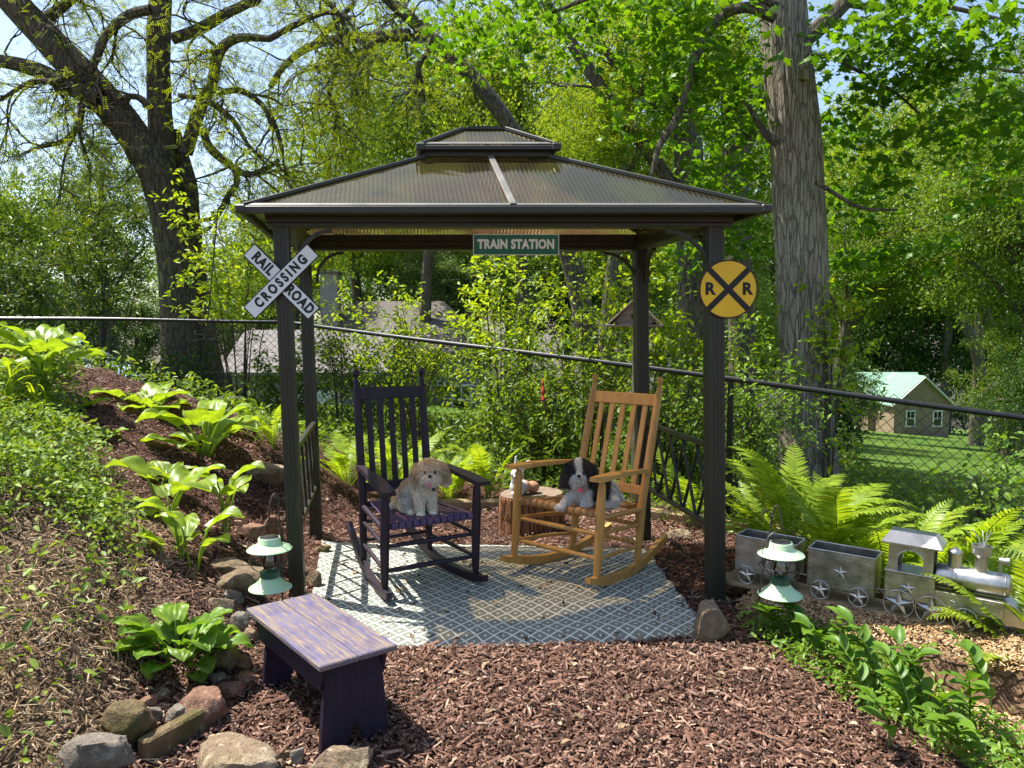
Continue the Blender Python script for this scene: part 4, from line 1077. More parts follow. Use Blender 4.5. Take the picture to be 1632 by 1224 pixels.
def wagon(label, s, L=.345, H=.205, D=.17):
    o = thing('train_wagon', label, 'toy train', TR0 + tu * s, rot=(0, tpitch, trz), group='tin planter train')
    z0 = .045; t = .004; y0 = -D / 2; o.scale = (.89, .89, .89)
    for nm, c, sz in (('side_panel', (0, y0, z0 + H / 2), (L, t, H)), ('side_panel', (0, -y0, z0 + H / 2), (L, t, H)), ('end_panel', (-L / 2 + t / 2, 0, z0 + H / 2), (t, D - t - .001, H)), ('end_panel', (L / 2 - t / 2, 0, z0 + H / 2), (t, D - t - .001, H)), ('floor_panel', (0, 0, z0 + .03), (L - 2 * t - .001, D - t - .001, t))):
        mb = MB(); mb.box(c, sz); p = mb.build(nm, M['galv_dull'], o)
        if nm == 'side_panel' and c[1] < 0:
            mb = MB(); rivets(mb, -L / 2 + .016, L / 2 - .016, z0 + .016, z0 + H - .016, y0 - t / 2, 10, 6); tag(mb.build('rivets', M['galv'], p), kind='stuff')
            mb = MB(); frame_rect(mb, -L / 2 + .034, L / 2 - .034, z0 + .034, z0 + H - .034, y0 - t / 2 - .001); mb.build('moulding', M['galv'], p)
    mb = MB()
    for a, b in (((-L / 2, y0), (L / 2, y0)), ((L / 2, y0), (L / 2, -y0)), ((L / 2, -y0), (-L / 2, -y0)), ((-L / 2, -y0), (-L / 2, y0))): mb.tube([(*a, z0 + H), (*b, z0 + H)], .0035, 6)
    mb.build('rim', M['galv'], o, smooth=True)
    star(o, 'star_emblem', (0, y0 - t / 2 - .001, z0 + H * .47), .040, dpt=.008)
    for x in (-.098, .098):
        wheel(o, x, .028, .050, y0 - .014); wheel(o, x, .028, .050, -y0 + .014)
    mb = MB(); mb.tube([(L / 2, 0, z0 + .02), (L / 2 + .04, 0, z0 + .02)], .004, 6); mb.build('coupling', M['galv_dull'], o)
    return o
wagon('open tin train wagon at the rear, behind the right lantern', .165)
wagon('open tin train wagon coupled next to the locomotive', .53)
TRS = .89
lo = thing('toy_locomotive', 'galvanised tin toy steam locomotive with star wheels on the log', 'toy train', TR0 + tu * .725, rot=(0, tpitch, trz), group='tin planter train')
lo.scale = (TRS, TRS, TRS); D = .165; y0 = -D / 2; z0 = .05; CL = .235; CH_ = .15; t = .004
# cab base
mb = MB(); mb.box((CL / 2, 0, z0 + CH_ / 2), (CL, D, CH_), None, .003); p = mb.build('cab_base', M['galv_dull'], lo)
mb = MB(); rivets(mb, .016, CL - .016, z0 + .016, z0 + CH_ - .014, y0, 6, 4); tag(mb.build('rivets', M['galv'], p), kind='stuff')
mb = MB(); frame_rect(mb, .034, CL - .034, z0 + .030, z0 + CH_ - .030, y0 - .001); mb.build('moulding', M['galv'], p)
mb = MB(); mb.box((CL / 2, 0, z0 + CH_ + .003), (CL + .008, D + .01, .006), None, .002); mb.build('cab_ledge', M['galv'], lo)
star(lo, 'star_emblem', (CL / 2 - .005, y0 - .004, z0 + .075), .042, dpt=.009)
# cab upper walls with arched openings
zc0, zc1 = z0 + CH_ + .006, z0 + CH_ + .150
def arch_wall(y):
    x0, x1 = .012, CL - .012; hx0, hx1, hz = .055, CL - .055, zc0 + .062; rr_ = (hx1 - hx0) / 2; cxx = (hx0 + hx1) / 2
    mb = MB(); th = .004
    def quad(a, b, c, d): mb.prism([(p[0], 0, p[1]) for p in (a, b, c, d)], (0, y - th / 2, 0), (0, y + th / 2, 0))
    quad((x0, zc0), (hx0, zc0), (hx0, zc1), (x0, zc1)); quad((hx1, zc0), (x1, zc0), (x1, zc1), (hx1, zc1))
    n = 14; arc = [(cxx - rr_ * math.cos(math.pi * k / n), hz + rr_ * .88 * math.sin(math.pi * k / n)) for k in range(n + 1)]
    for a, b in zip(arc[:-1], arc[1:]): quad(a, b, (b[0], zc1), (a[0], zc1))
    o = mb.build('cab_wall', M['galv_dull'], lo)
    mb = MB(); s = -1 if y < 0 else 1
    mb.tube([(hx0, y + s * .003, zc0)] + [(a, y + s * .003, b) for a, b in arc] + [(hx1, y + s * .003, zc0)], .003, 6); mb.build('window_frame', M['galv'], o, smooth=True)
arch_wall(y0 + .012); arch_wall(-y0 - .012)
for x in (.014, CL - .014):
    for sy in (-1, 1):
        mb = MB(); mb.box((x, sy * (D / 2 - .035), (zc0 + zc1) / 2), (.004, .038, zc1 - zc0 - .001)); mb.build('cab_wall', M['tin_dark'] if x > .1 else M['galv_dull'], lo)
    mb = MB(); mb.box((x, 0, zc0 + .028), (.0042, D - .11, .056)); mb.build('cab_wall', M['tin_dark'], lo)
# cab roof: flat top with sloped sides
mb = MB(); zr = zc1; a = [(-.022, -D / 2 - .018), (CL + .026, -D / 2 - .018), (CL + .026, D / 2 + .018), (-.022, D / 2 + .018)]; b = [(.012, -D / 2 + .038), (CL - .012, -D / 2 + .038), (CL - .012, D / 2 - .038), (.012, D / 2 - .038)]
vs = [(*q, zr) for q in a] + [(*q, zr + .008) for q in a] + [(*q, zr + .060) for q in b]
fs = [(3, 2, 1, 0)] + [(k, (k + 1) % 4, 4 + (k + 1) % 4, 4 + k) for k in range(4)] + [(4 + k, 4 + (k + 1) % 4, 8 + (k + 1) % 4, 8 + k) for k in range(4)] + [(8, 9, 10, 11)]
mb.add(vs, fs); mb.build('cab_roof', M['galv'], lo)
# boiler, frame box, dome, stack, headlight, cowcatcher
RXY = Matrix.Rotation(R(90), 3, 'Y')
mb = MB(); mb.lathe([(.001, 0), (.058, 0), (.060, .004), (.060, .30), (.054, .318), (.03, .328), (.001, .330)], (CL - .002, 0, z0 + .155), 36, RXY); p = mb.build('boiler', M['galv'], lo, smooth=True, angle=40)
for x in (.07, .09, .30):
    mb = MB(); mb.tube([(CL + x, .0605 * math.cos(q), z0 + .155 + .0605 * math.sin(q)) for q in np.linspace(0, 2 * math.pi, 33)], .0022, 6); mb.build('boiler_band', M['galv'], p, smooth=True)
mb = MB(); mb.box((CL + .150, 0, z0 + .046), (.30, D - .012, .088), None, .003); p = mb.build('frame_box', M['galv_dull'], lo)
mb = MB(); rivets(mb, CL + .016, CL + .280, z0 + .014, z0 + .080, y0 + .006, 7, 2); tag(mb.build('rivets', M['galv'], p), kind='stuff')
mb = MB(); frame_rect(mb, CL + .022, CL + .272, z0 + .022, z0 + .072, y0 + .005); mb.build('moulding', M['galv'], p)
for x in (.085, .205): star(lo, 'star_emblem', (CL + x, y0 + .003, z0 + .048), .026, dpt=.006)
mb = MB(); mb.lathe([(.032, 0), (.032, .070), (.034, .074), (.034, .080), (.028, .090), (.012, .098), (.010, .104), (.001, .106)], (CL + .075, 0, z0 + .205), 24); mb.build('steam_dome', M['galv'], lo, smooth=True, angle=40)
mb = MB(); mb.lathe([(.028, 0), (.028, .075), (.044, .092), (.044, .128), (.047, .130), (.047, .134), (.041, .134), (.040, .095), (.001, .085)], (CL + .190, 0, z0 + .205), 28); mb.build('smokestack', M['galv'], lo, smooth=True, angle=40)
mb = MB(); mb.box((CL + .272, 0, z0 + .242), (.012, .02, .070), None, .002); mb.lathe([(.001, -.02), (.016, -.02), (.020, .02), (.022, .024), (.017, .024), (.001, .015)], (CL + .285, 0, z0 + .278), 20, RXY); mb.build('headlight', M['galv'], lo, smooth=True, angle=40)
mb = MB(); n = 10; vs, fs = [], []
for k in range(n + 1):
    f = k / n; x = CL + .302 + .105 * math.sin(f * math.pi / 2); zz = z0 + .09 - .115 * (1 - math.cos(f * math.pi / 2)) ** .8
    hw = (D / 2 - .008) * (1 - .55 * f); vs += [(x, -hw, zz), (x, hw, zz), (x - .004, hw, zz - .004), (x - .004, -hw, zz - .004)]
for k in range(n):
    for q in range(4): fs.append((k * 4 + q, k * 4 + (q + 1) % 4, k * 4 + 4 + (q + 1) % 4, k * 4 + 4 + q))
mb.add(vs, fs)
for s in (-1, 1):
    poly = [(CL + .300, 0, z0 + .088)] + [(vs[k * 4][0] - .003, 0, vs[k * 4][2] - .003) for k in range(n + 1)] + [(CL + .300, 0, z0 - .022)]
    mb.prism(poly, (0, s * (D / 2 - .03) - .002, 0), (0, s * (D / 2 - .03) + .002, 0))
mb.build('cowcatcher', M['galv_dull'], lo)
for x, r in ((.075, .072), (.225, .072), (.375, .056)):
    wheel(lo, x, .038 + (r - .072) * .8, r, y0 - .016); wheel(lo, x, .038 + (r - .072) * .8, r, -y0 + .016)
mb = MB(); rr2 = random.Random(4)
for k in range(5):
    a = rr2.uniform(0, 6.3); mb.tube([(CL + .19, 0, z0 + .30), (CL + .19 + .02 * math.cos(a), .02 * math.sin(a), z0 + .37), (CL + .18 + .05 * math.cos(a), .05 * math.sin(a), z0 + .40 + .02 * k / 5)], .002, 5)
mb.build('wire_smoke', M['galv'], lo, smooth=True)
# wooden runner under the train
rn = MB(); rn.bar(TR0 + tu * -.06 + Vector((0, 0, -.032)), TR0 + tu * 1.27 + Vector((0, 0, -.032)), .21, .022, (0, 0, 1), .004)
tag(rn.build('wooden_runner', M['timber']), 'thin plank under the toy train wheels', 'plank')
# rotten log the train stands on
lg = thing('rotten_log', 'crumbling old log with shavings on top below the toy train', 'log', (1.75, 3.45, 0))
def make_log():
    a, b = Vector((1.22, 3.86, -.075)), Vector((2.60, 2.86, -.12)); d = (b - a).normalized(); x = d.cross(Vector((0, 0, 1))).normalized(); n, k = 48, 60
    vs = []
    for i in range(k + 1):
        f = i / k; c = a.lerp(b, f)
        for j in range(n):
            q = 2 * math.pi * j / n
            rx = .27 + .03 * math.sin(5 * f); rzz = .175 + .01 * math.sin(7 * f + 1)
            p = c + x * math.cos(q) * rx + Vector((0, 0, 1)) * math.sin(q) * rzz
            nn = noise.noise(p * 9) * .028 + noise.noise(p * 24) * .014 + abs(noise.noise(Vector((p.x * 3, p.y * 3, p.z * 14)))) * .02
            if i in (0, k): nn -= .05
            p += (x * math.cos(q) + Vector((0, 0, 1)) * math.sin(q)) * (nn - .012)
            if p.z > .085: p.z = .085 + (p.z - .085) * .25
            vs.append(p)
    fs = [(i * n + j, i * n + (j + 1) % n, (i + 1) * n + (j + 1) % n, (i + 1) * n + j) for i in range(k) for j in range(n)] + [tuple(range(n)), tuple(k * n + j for j in range(n))[::-1]]
    mb = MB(); mb.add(vs, fs); mb.build('bark', M['bark_log'], lg, True, True, angle=60)
    rs = np.random.RandomState(8); m = 9000
    f = rs.rand(m); g = rs.uniform(-.24, .24, m) ; c = np.array(a)[None] + f[:, None] * np.array(b - a)[None] + g[:, None] * np.array(x)[None]
    O = np.stack([c[:, 0], c[:, 1], np.full(m, .083) - .10 * np.maximum(0, np.abs(g) - .19) / .05 * .3 + rs.uniform(-.004, .012, m)], -1)
    X, Dd, Z = frames(rs, m, 1.4)
    V, T = inst(*CHIPB, O, X * rs.uniform(.002, .008, m)[:, None], Dd * rs.uniform(.006, .026, m)[:, None], Z * rs.uniform(.001, .004, m)[:, None])
    tag(obj('shavings', mesh_np('shavings', V, T, M['woodchip']), lg, True), kind='stuff')
make_log()
# ------------------------------------------------------------------ birdhouse on a pole
bp = at(1012, 521, 6.15)
bh = thing('birdhouse', 'weathered wooden triangular birdhouse on a metal pole by the back post', 'birdhouse', (bp.x, bp.y, gz(bp.x, bp.y)), R(-12))
hz = bp.z - gz(bp.x, bp.y)
mb = MB(); mb.tube([(0, 0, -.1), (0, 0, hz)], .019, 10); mb.build('pole', M['galv_dull'], bh, smooth=True)
mb = MB(); mb.box((0, 0, hz + .009), (.44, .26, .018), None, .003); mb.build('floor_board', M['grayboard'], bh)
W2, Hh = .175, .19
for s in (-1, 1):
    n = 24; hole = [(.026 * math.cos(2 * math.pi * k / n), .062 + .026 * math.sin(2 * math.pi * k / n)) for k in range(n)]
    tri = [(-W2, 0), (W2, 0), (0, Hh)]
    mb = MB()
    if s < 0:
        outer = []
        for k in range(n):
            a = 2 * math.pi * k / n; d = Vector((math.cos(a), math.sin(a))); best = 9
            for q in range(3):
                p, e = Vector(tri[q]), Vector(tri[(q + 1) % 3]); ed = e - p; den = d.x * ed.y - d.y * ed.x
                if abs(den) > 1e-9:
                    r_ = p - Vector((0, .062)); tt = (r_.x * ed.y - r_.y * ed.x) / den; uu = (r_.x * d.y - r_.y * d.x) / den
                    if tt > 0 and -1e-6 <= uu <= 1 + 1e-6: best = min(best, tt)
            outer.append((d.x * best, .062 + d.y * best))
        for yy in (-.095, -.080): mb.add([(x, yy, hz + .018 + z) for x, z in hole + outer], [((k, (k + 1) % n, n + (k + 1) % n, n + k)) for k in range(n)])
        mb.add([(x, yy, hz + .018 + z) for yy in (-.095, -.080) for x, z in hole], [(k, (k + 1) % n, n + (k + 1) % n, n + k) for k in range(n)])
    else:
        mb.prism([(x, 0, hz + .018 + z) for x, z in tri], (0, .08, 0), (0, .095, 0))
    mb.build('end_wall', M['grayboard'], bh)
    mb = MB(); mb.bar((s * (W2 + .035), 0, hz + .014), (-s * .006, 0, hz + .030 + Hh), .25, .016, (-s * .7, 0, .7) if False else (s * .7, 0, .7), .003); mb.build('roof_board', M['grayboard'], bh)
# ------------------------------------------------------------------ rocks
def rock(name, label, px, py, wpx, hpx, m, seed, dep=.8, rot=0.0, Y=None, sink=.25, cuts=13, group='garden border stones'):
    g = gpt(px, py + hpx * .42) if Y is None else Vector((at(px, py, Y).x, Y, gz(at(px, py, Y).x, Y)))
    k = g.y / F; w2, h2 = wpx * k / 2, hpx * k / 2
    rd = random.Random(seed)
    mb = MB(); nu, nv = 44, 26; vs = []
    pl = []
    for c in range(cuts):
        n = Vector((rd.gauss(0, 1), rd.gauss(0, 1), rd.gauss(0, .8))).normalized(); pl.append((n, rd.uniform(.58, .86)))
    pl.append((Vector((rd.uniform(-.2, .2), rd.uniform(-.2, .2), 1)).normalized(), rd.uniform(.6, .85)))
    def shp(p):
        p = Vector(p).normalized()
        p = p * (1 + .16 * noise.noise(p * 1.3 + Vector((seed, 0, 0))) + .05 * noise.noise(p * 3.4 + Vector((0, seed, 0))))
        for n, d in pl:
            e = p.dot(n) - d
            if e > 0: p = p - n * e * .92
        p = p * (1 + .05 * noise.noise(p * 5 + Vector((0, 0, seed))) + .028 * noise.noise(p * 12 + Vector((0, 0, seed))) + .014 * noise.noise(Vector((p.x * 5, p.y * 5, p.z * 26 + seed))))
        return p
    for i in range(nv + 1):
        th = math.pi * i / nv
        for j in range(nu):
            ph = 2 * math.pi * j / nu
            p = shp((math.sin(th) * math.cos(ph), math.sin(th) * math.sin(ph), math.cos(th)))
            vs.append((p.x * w2 * 1.12, p.y * w2 * dep, p.z * h2 * 1.25))
    fs = [(i * nu + j, (i + 1) * nu + j, (i + 1) * nu + (j + 1) % nu, i * nu + (j + 1) % nu) for i in range(nv) for j in range(nu)]
    mb.add(vs, fs)
    o = mb.build(name, M[m], None, smooth=True, angle=38)
    o.location = (g.x, g.y, g.z + h2 * (1 - sink)); o.rotation_euler = (rd.uniform(-.1, .1), rd.uniform(-.12, .12), rot + rd.uniform(-.3, .3))
    return tag(o, label, 'rock', group)
rock('boulder', 'large pale grey rounded boulder in the bottom left corner', 155, 1200, 112, 66, 'stone_gray', 1)
rock('boulder', 'round mossy brown boulder left of the pebbles', 206, 1152, 88, 74, 'stone_moss', 2)
rock('stone', 'small pale grey pebble beside the mossy boulder', 247, 1138, 28, 30, 'stone_gray', 3)
rock('stone', 'flat reddish brown cobble above the small grey pebble', 236, 1116, 36, 18, 'stone_pink', 4)
rock('stone', 'small tan cobble just below the front hosta', 260, 1104, 32, 18, 'stone_tan', 5)
rock('stone', 'grey brown rounded stone left of the pink slab', 285, 1138, 52, 42, 'stone_gray', 6)
rock('stone_slab', 'flat pink sandstone slab in front of the hosta', 322, 1124, 92, 56, 'stone_pink', 7, .9)
rock('boulder', 'large flat pale rock at the bottom edge left of the stool', 376, 1208, 150, 74, 'stone_tan', 8, .8)
rock('stone', 'small tan stone left of the upright stone by the stool leg', 452, 1204, 26, 24, 'stone_tan', 9)
rock('stone', 'upright narrow grey stone by the stool leg', 475, 1205, 26, 36, 'stone_gray', 10)
rock('stone', 'tiny stone at the bottom edge below the stool leg', 446, 1219, 24, 20, 'stone_tan', 101)
rock('boulder', 'tan pointed rock at the bottom edge below the stool', 548, 1214, 108, 60, 'stone_tan', 11, .8)
rock('stone', 'reddish stone left of the stool', 388, 1056, 32, 28, 'stone_pink', 12)
rock('stone', 'large pale stone right of the front hosta', 360, 1046, 52, 46, 'stone_tan', 13)
rock('stone', 'flat brown stone left of the stool leg', 394, 1080, 40, 22, 'stone_pink', 14)
rock('stone', 'grey flat stone under the hosta edge', 350, 1080, 34, 20, 'stone_gray', 15)
rock('stone', 'pink flat stone behind the pink slab', 368, 1098, 48, 26, 'stone_pink', 16)
rock('stone', 'brown stone tucked beside the stool top corner', 399, 1012, 26, 24, 'stone_tan', 17)
rock('stone', 'olive square stone left of the stool top', 352, 966, 44, 32, 'stone_tan', 18)
rock('stone', 'bluish grey stone touching the stool top corner', 383, 990, 34, 36, 'stone_gray', 19)
rock('stone', 'dark rounded stone between the olive and the flat slab', 372, 950, 36, 26, 'stone_gray', 20)
rock('stone_slab', 'large flat tan slab left of the left lantern', 388, 926, 84, 54, 'stone_tan', 21, .8)
rock('stone_slab', 'tan slab with a sharp edge above the large flat slab', 368, 902, 60, 34, 'stone_tan', 22, .8)
rock('stone', 'reddish brown stone behind the left lantern cap', 402, 848, 46, 34, 'stone_pink', 23)
rock('stone_slab', 'pink slab behind the left lantern globe', 432, 888, 56, 34, 'stone_pink', 24)
rock('stone', 'pale pink upright stone beside the left gazebo post', 434, 838, 36, 46, 'stone_pink', 25)
rock('stone', 'small mossy stone on the back left rug corner', 516, 874, 24, 16, 'stone_moss', 26)
rock('stone', 'tan stone between the rug and the front left post', 501, 922, 24, 32, 'stone_tan', 27)
rock('boulder', 'grey and tan boulder at the front right rug corner', 1132, 990, 66, 68, 'stone_tan', 28, 1.1, .4)
rock('stone', 'tan stone under the right railing', 1078, 832, 44, 18, 'stone_tan', 29, .7, 0, 5.2)
rock('stone_slab', 'tan stone slab behind the left fern and post', 425, 752, 68, 34, 'stone_tan', 30, .6)
# timbers: border edging
def timber(label, a, b, w_, h, m='timber'):
    mb = MB(); mb.bar(a, b, w_, h, (0, 0, 1), .008); o = mb.build('edging_timber', M[m]); return tag(o, label, 'timber', 'bed edging')
p, q = gpt(226, 1216), gpt(338, 1152)
timber('mossy edging board between the boulders at the bottom left', p + Vector((0, 0, .02)), q + Vector((0, 0, .02)), .05, .12, 'stone_moss')
timber('long edging timber behind the stump', (-.95, 5.98, .03), (.55, 6.02, .03), .10, .10)
timber('edging timber behind the right railing', (.95, 5.75, .03), (1.95, 5.25, .0), .10, .10)
# ------------------------------------------------------------------ hostas: every leaf its own piece
def hosta_leaf_mesh(rd, pet, lean, L, W, cup, m, bend):
    """petiole rising from the origin and leaning to +Y, then an arching heart-shaped blade"""
    mb = MB(); e = Vector((0, math.sin(lean) * pet, math.cos(lean) * pet))
    pts = [(0, 0, -.02), (0, e.y * .35, e.z * .55), (0, e.y * .75, e.z * .88), tuple(e)]
    P = cr(pts, 6); mb.tube([tuple(x) for x in P], list(np.linspace(.0085, .0050, 6) * (L / .2)), 6)
    nu, nv = 12, 18; vs = []
    ang = math.pi / 2 - lean * .9; y, z = e.y, e.z; a = ang * .55
    step = L / nu
    for i in range(nu + 1):
        t = i / nu
        wd = W * (math.sin(math.pi * min(1, t * .88 + .10) ** .85) ** .85) * (1 if t < .93 else (1 - t) / .07 * .75 + .02)
        wd = max(wd, .002)
        for j in range(nv + 1):
            s = j / nv * 2 - 1
            rib = .0042 * math.cos(s * math.pi * 4.5) * (1 - abs(s)) * math.sin(math.pi * t)
            back = -.10 * L * (abs(s) ** 2) * max(0, 1 - t * 4)
            zz = cup * abs(s) ** 1.6 * wd + rib + .012 * math.sin(t * 9 + s * 4 + bend * 9) * abs(s) * (L / .2)
            vs.append((s * wd, y + back * math.cos(a) - zz * math.sin(a), z + back * math.sin(a) + zz * math.cos(a)))
        y += step * math.cos(a); z += step * math.sin(a); a -= bend / nu * (1.5 if t > .45 else .6)
    fs = [(i * (nv + 1) + j, i * (nv + 1) + j + 1, (i + 1) * (nv + 1) + j + 1, (i + 1) * (nv + 1) + j) for i in range(nu) for j in range(nv)]
    mb.add(vs, fs)
    return mb.mesh('leaf', m, True, None, 60)
def hosta(label, g, n, pet, L, seed, m='leaf_hosta', spread=.85, W=.42, dirs=None, bend=1.2):
    rd = random.Random(seed); pet *= 1.15; L *= 1.22
    o = thing('hosta', label, 'plant', g, rd.uniform(0, .4), 'hosta plants on the bank')
    for k in range(n):
        a = dirs[k] if dirs else k * 2.399 + rd.uniform(-.3, .3)
        f = (k + .5) / n
        ln = spread * (.25 + .75 * f) * rd.uniform(.8, 1.15)
        s = rd.uniform(.72, 1.1)
        me = hosta_leaf_mesh(rd, pet * s * (1.1 - .35 * f), ln, L * s, L * s * W * rd.uniform(.85, 1.1), rd.uniform(.10, .38), M[m], bend * rd.uniform(.6, 1.25))
        obj('leaf', me, o, rot=(0, 0, a), loc=(rd.uniform(-.03, .03), rd.uniform(-.03, .03), 0))
    return o
def gh(px, py): return gpt(px, py)
hosta('tall hosta on top of the bank in front of the parked cars', at(72, 628, 5.35), 13, .38, .24, 1, spread=.70, W=.40)
hosta('broad hosta below the fence near the twin trunked tree', at(228, 690, 5.9), 15, .25, .20, 2, spread=.9)
hosta('leafy hosta on the bank left of the fern and gazebo post', at(328, 745, 5.45), 15, .30, .22, 3, spread=.85)
hosta('small hosta with curled leaves halfway up the bank', at(266, 782, 4.75), 7, .10, .14, 4, spread=.6, bend=.8)
hosta('hosta with few leaves left of the tallest stem', at(270, 850, 4.25), 7, .27, .19, 5, spread=.8, dirs=[1.5, -1.5, .4, 2.6, -2.4, -.4, 3.1])
hosta('hosta with three round leaves behind the lantern stones', at(360, 842, 4.45), 5, .26, .16, 6, spread=.5, dirs=[2.2, -1.8, -.6, .5, -2.6])
hosta('tall stemmed hosta with drooping leaves above the front hosta', at(303, 948, 3.72), 5, .34, .16, 7, spread=.40, dirs=[1.9, 1.2, -1.5, -2.1, .2], bend=1.6)
hosta('young hosta with pale stem left of the tall stemmed hosta', at(266, 935, 3.72), 4, .22, .12, 77, spread=.5, dirs=[1.4, 2.0, -1.2, .4])
hosta('large bushy green hosta in front among the border stones', at(288, 1085, 3.02), 44, .19, .105, 8, 'leaf_hosta2', 1.0, .46)
hosta('small striped hosta behind the big hosta on the bank top', at(128, 672, 5.5), 9, .09, .13, 9, 'leaf_hosta2', .9)
hosta('tiny hosta sprout in the mulch below the broad hosta', at(165, 705, 5.1), 6, .06, .10, 10, 'leaf_hosta2', 1.0)
# daylilies: strap leaves
def daylily(label, g, n, L, seed):
    rd = random.Random(seed); o = thing('daylily', label, 'plant', g, 0, 'daylily clumps')
    for k in range(n):
        a0 = rd.uniform(-.15, .35) ; l = L * rd.uniform(.7, 1.15); mb = MB(); vs = []; y = z = 0; a = math.pi / 2 - a0
        for i in range(9):
            t = i / 8; hw = .009 * (1 - t) ** .6 + .0006
            vs += [(-hw, y, z), (0, y, z - .004), (hw, y, z)]
            y += math.cos(a) * l / 8; z += math.sin(a) * l / 8; a -= .32 * (t + .25)
        mb.add(vs, [(i * 3 + q, i * 3 + q + 1, i * 3 + 4 + q, i * 3 + 3 + q) for i in range(8) for q in range(2)])
        obj('leaf', mb.mesh('leaf', M['leaf_shrub'], True), o, rot=(0, 0, rd.uniform(0, 6.28)), loc=(rd.uniform(-.04, .04), rd.uniform(-.04, .04), -.01))
daylily('strappy daylily clump at the left edge on top of the bank', at(20, 640, 4.9), 9, .32, 1)
daylily('strappy daylily clump below the tall hosta', at(62, 645, 5.0), 7, .26, 2)
daylily('small strappy clump in the litter at the left edge', at(20, 985, 3.0), 9, .20, 3)
# ------------------------------------------------------------------ ferns: every frond its own piece
def frond_mesh(L, a0, bend, wid, seed, n=34):
    rd = random.Random(seed); mb = MB(); P, T = [], []
    y = z = 0.0; a = a0; N = 48
    for i in range(N + 1):
        t = i / N; P.append(Vector((0, y, z))); T.append(Vector((0, math.cos(a), math.sin(a))))
        y += math.cos(a) * L / N; z += math.sin(a) * L / N; a -= bend / N * (.4 + 1.3 * t * t + .3 * t)
    mb.tube([tuple(p) for p in P[::4]], list(np.linspace(.0042, .0009, len(P[::4]))), 5)
    for k in range(n):
        t = .10 + .89 * k / (n - 1); f = t * N; i = min(int(f), N - 1); p = P[i].lerp(P[i + 1], f - i); tg = T[i]
        up = Vector((1, 0, 0)).cross(tg).normalized()
        l = wid * (min(1, (t + .02) / .55) ** 1.1) * (1 if t < .62 else max(.05, ((1 - t) / .38)) ** .62)
        for s in (-1, 1):
            d = (Vector((s, 0, 0)) * 1.0 + tg * (.42 + .35 * t) + up * (.10 + rd.uniform(-.12, .12)) + tg * rd.uniform(-.10, .10)).normalized(); l *= rd.uniform(.90, 1.06); sd = (tg - d * tg.dot(d)).normalized()
            hw = min(.0105, l * .115) ; vs = []
            nn = 5
            for q in range(nn + 1):
                u = q / nn; c = p + d * (l * u) - up * (l * .20 * u * u); w_ = hw * (1.0 - .15 * u) * (1 if u < .7 else (1 - u) / .3 * .8 + .06) * (1 if q else .6)
                vs += [tuple(c - sd * w_ + up * .002), tuple(c + sd * w_ + up * .002)]
            mb.add(vs, [(2 * q, 2 * q + 1, 2 * q + 3, 2 * q + 2) for q in range(nn)])
    return mb.mesh('frond', M['leaf_fern'], False)
FRONDS = [frond_mesh(.72, R(rd_), b, .105, 5 + k) for k, (rd_, b) in enumerate(((82, 1.0), (74, 1.25), (66, 1.5), (80, 1.7), (58, 1.2)))]
def fern(label, g, n, s, seed, spread=1.0, dirs=None, group='ferns round the gazebo'):
    rd = random.Random(seed); o = thing('fern', label, 'fern', g, 0, group)
    for k in range(n):
        a = dirs[k % len(dirs)] + rd.uniform(-.25, .25) if dirs else k * 2.399 + rd.uniform(-.3, .3)
        f = obj('frond', FRONDS[rd.randrange(5)], o, loc=(rd.uniform(-.03, .03), rd.uniform(-.03, .03), -.01)); q = s * 1.32 * rd.uniform(.78, 1.12)
        f.scale = (q, q, q); f.rotation_euler = (rd.uniform(-.30, .10) * spread, rd.uniform(-.2, .2), a)
    return o
def fz(px, Y): 
    p = at(px, 700, Y); return Vector((p.x, Y, gz(p.x, Y)))
fern('big fern behind the rear train wagon and right lantern', fz(1262, 4.75), 13, .98, 1)
fern('tall fern behind the middle of the toy train', fz(1338, 4.55), 12, .92, 2)
fern('fern right of the tall fern behind the locomotive', fz(1430, 4.35), 12, .86, 3)
fern('fern behind the locomotive smokestack', fz(1510, 4.15), 11, .80, 4)
fern('fern at the right edge behind the locomotive nose', fz(1600, 3.85), 11, .80, 5)
fern('fern arching over the locomotive nose at the right edge', fz(1676, 3.30), 12, .70, 6, 1.1, [1.6, 2.0, 1.2, 2.4, .8, 3.0, .2, -.6, 3.8, 1.5])
fern('fern between the left gazebo posts and the purple chair', fz(555, 6.2), 11, .66, 7)
fern('fern just behind the purple chair slats', fz(628, 6.1), 10, .78, 8)
fern('wide fern right of the purple chair back', fz(716, 6.15), 13, .62, 9, 1.3)
fern('fern left of the stump with arching fronds', fz(782, 6.25), 9, .66, 10, 1.2)
fern('fern left of the front left gazebo post', fz(432, 6.1), 10, .56, 11, 1.4)
fern('fern seen through the right railing', fz(1112, 5.75), 10, .72, 12)
fern('small fern right of the right gazebo post', fz(1215, 5.25), 8, .62, 13)
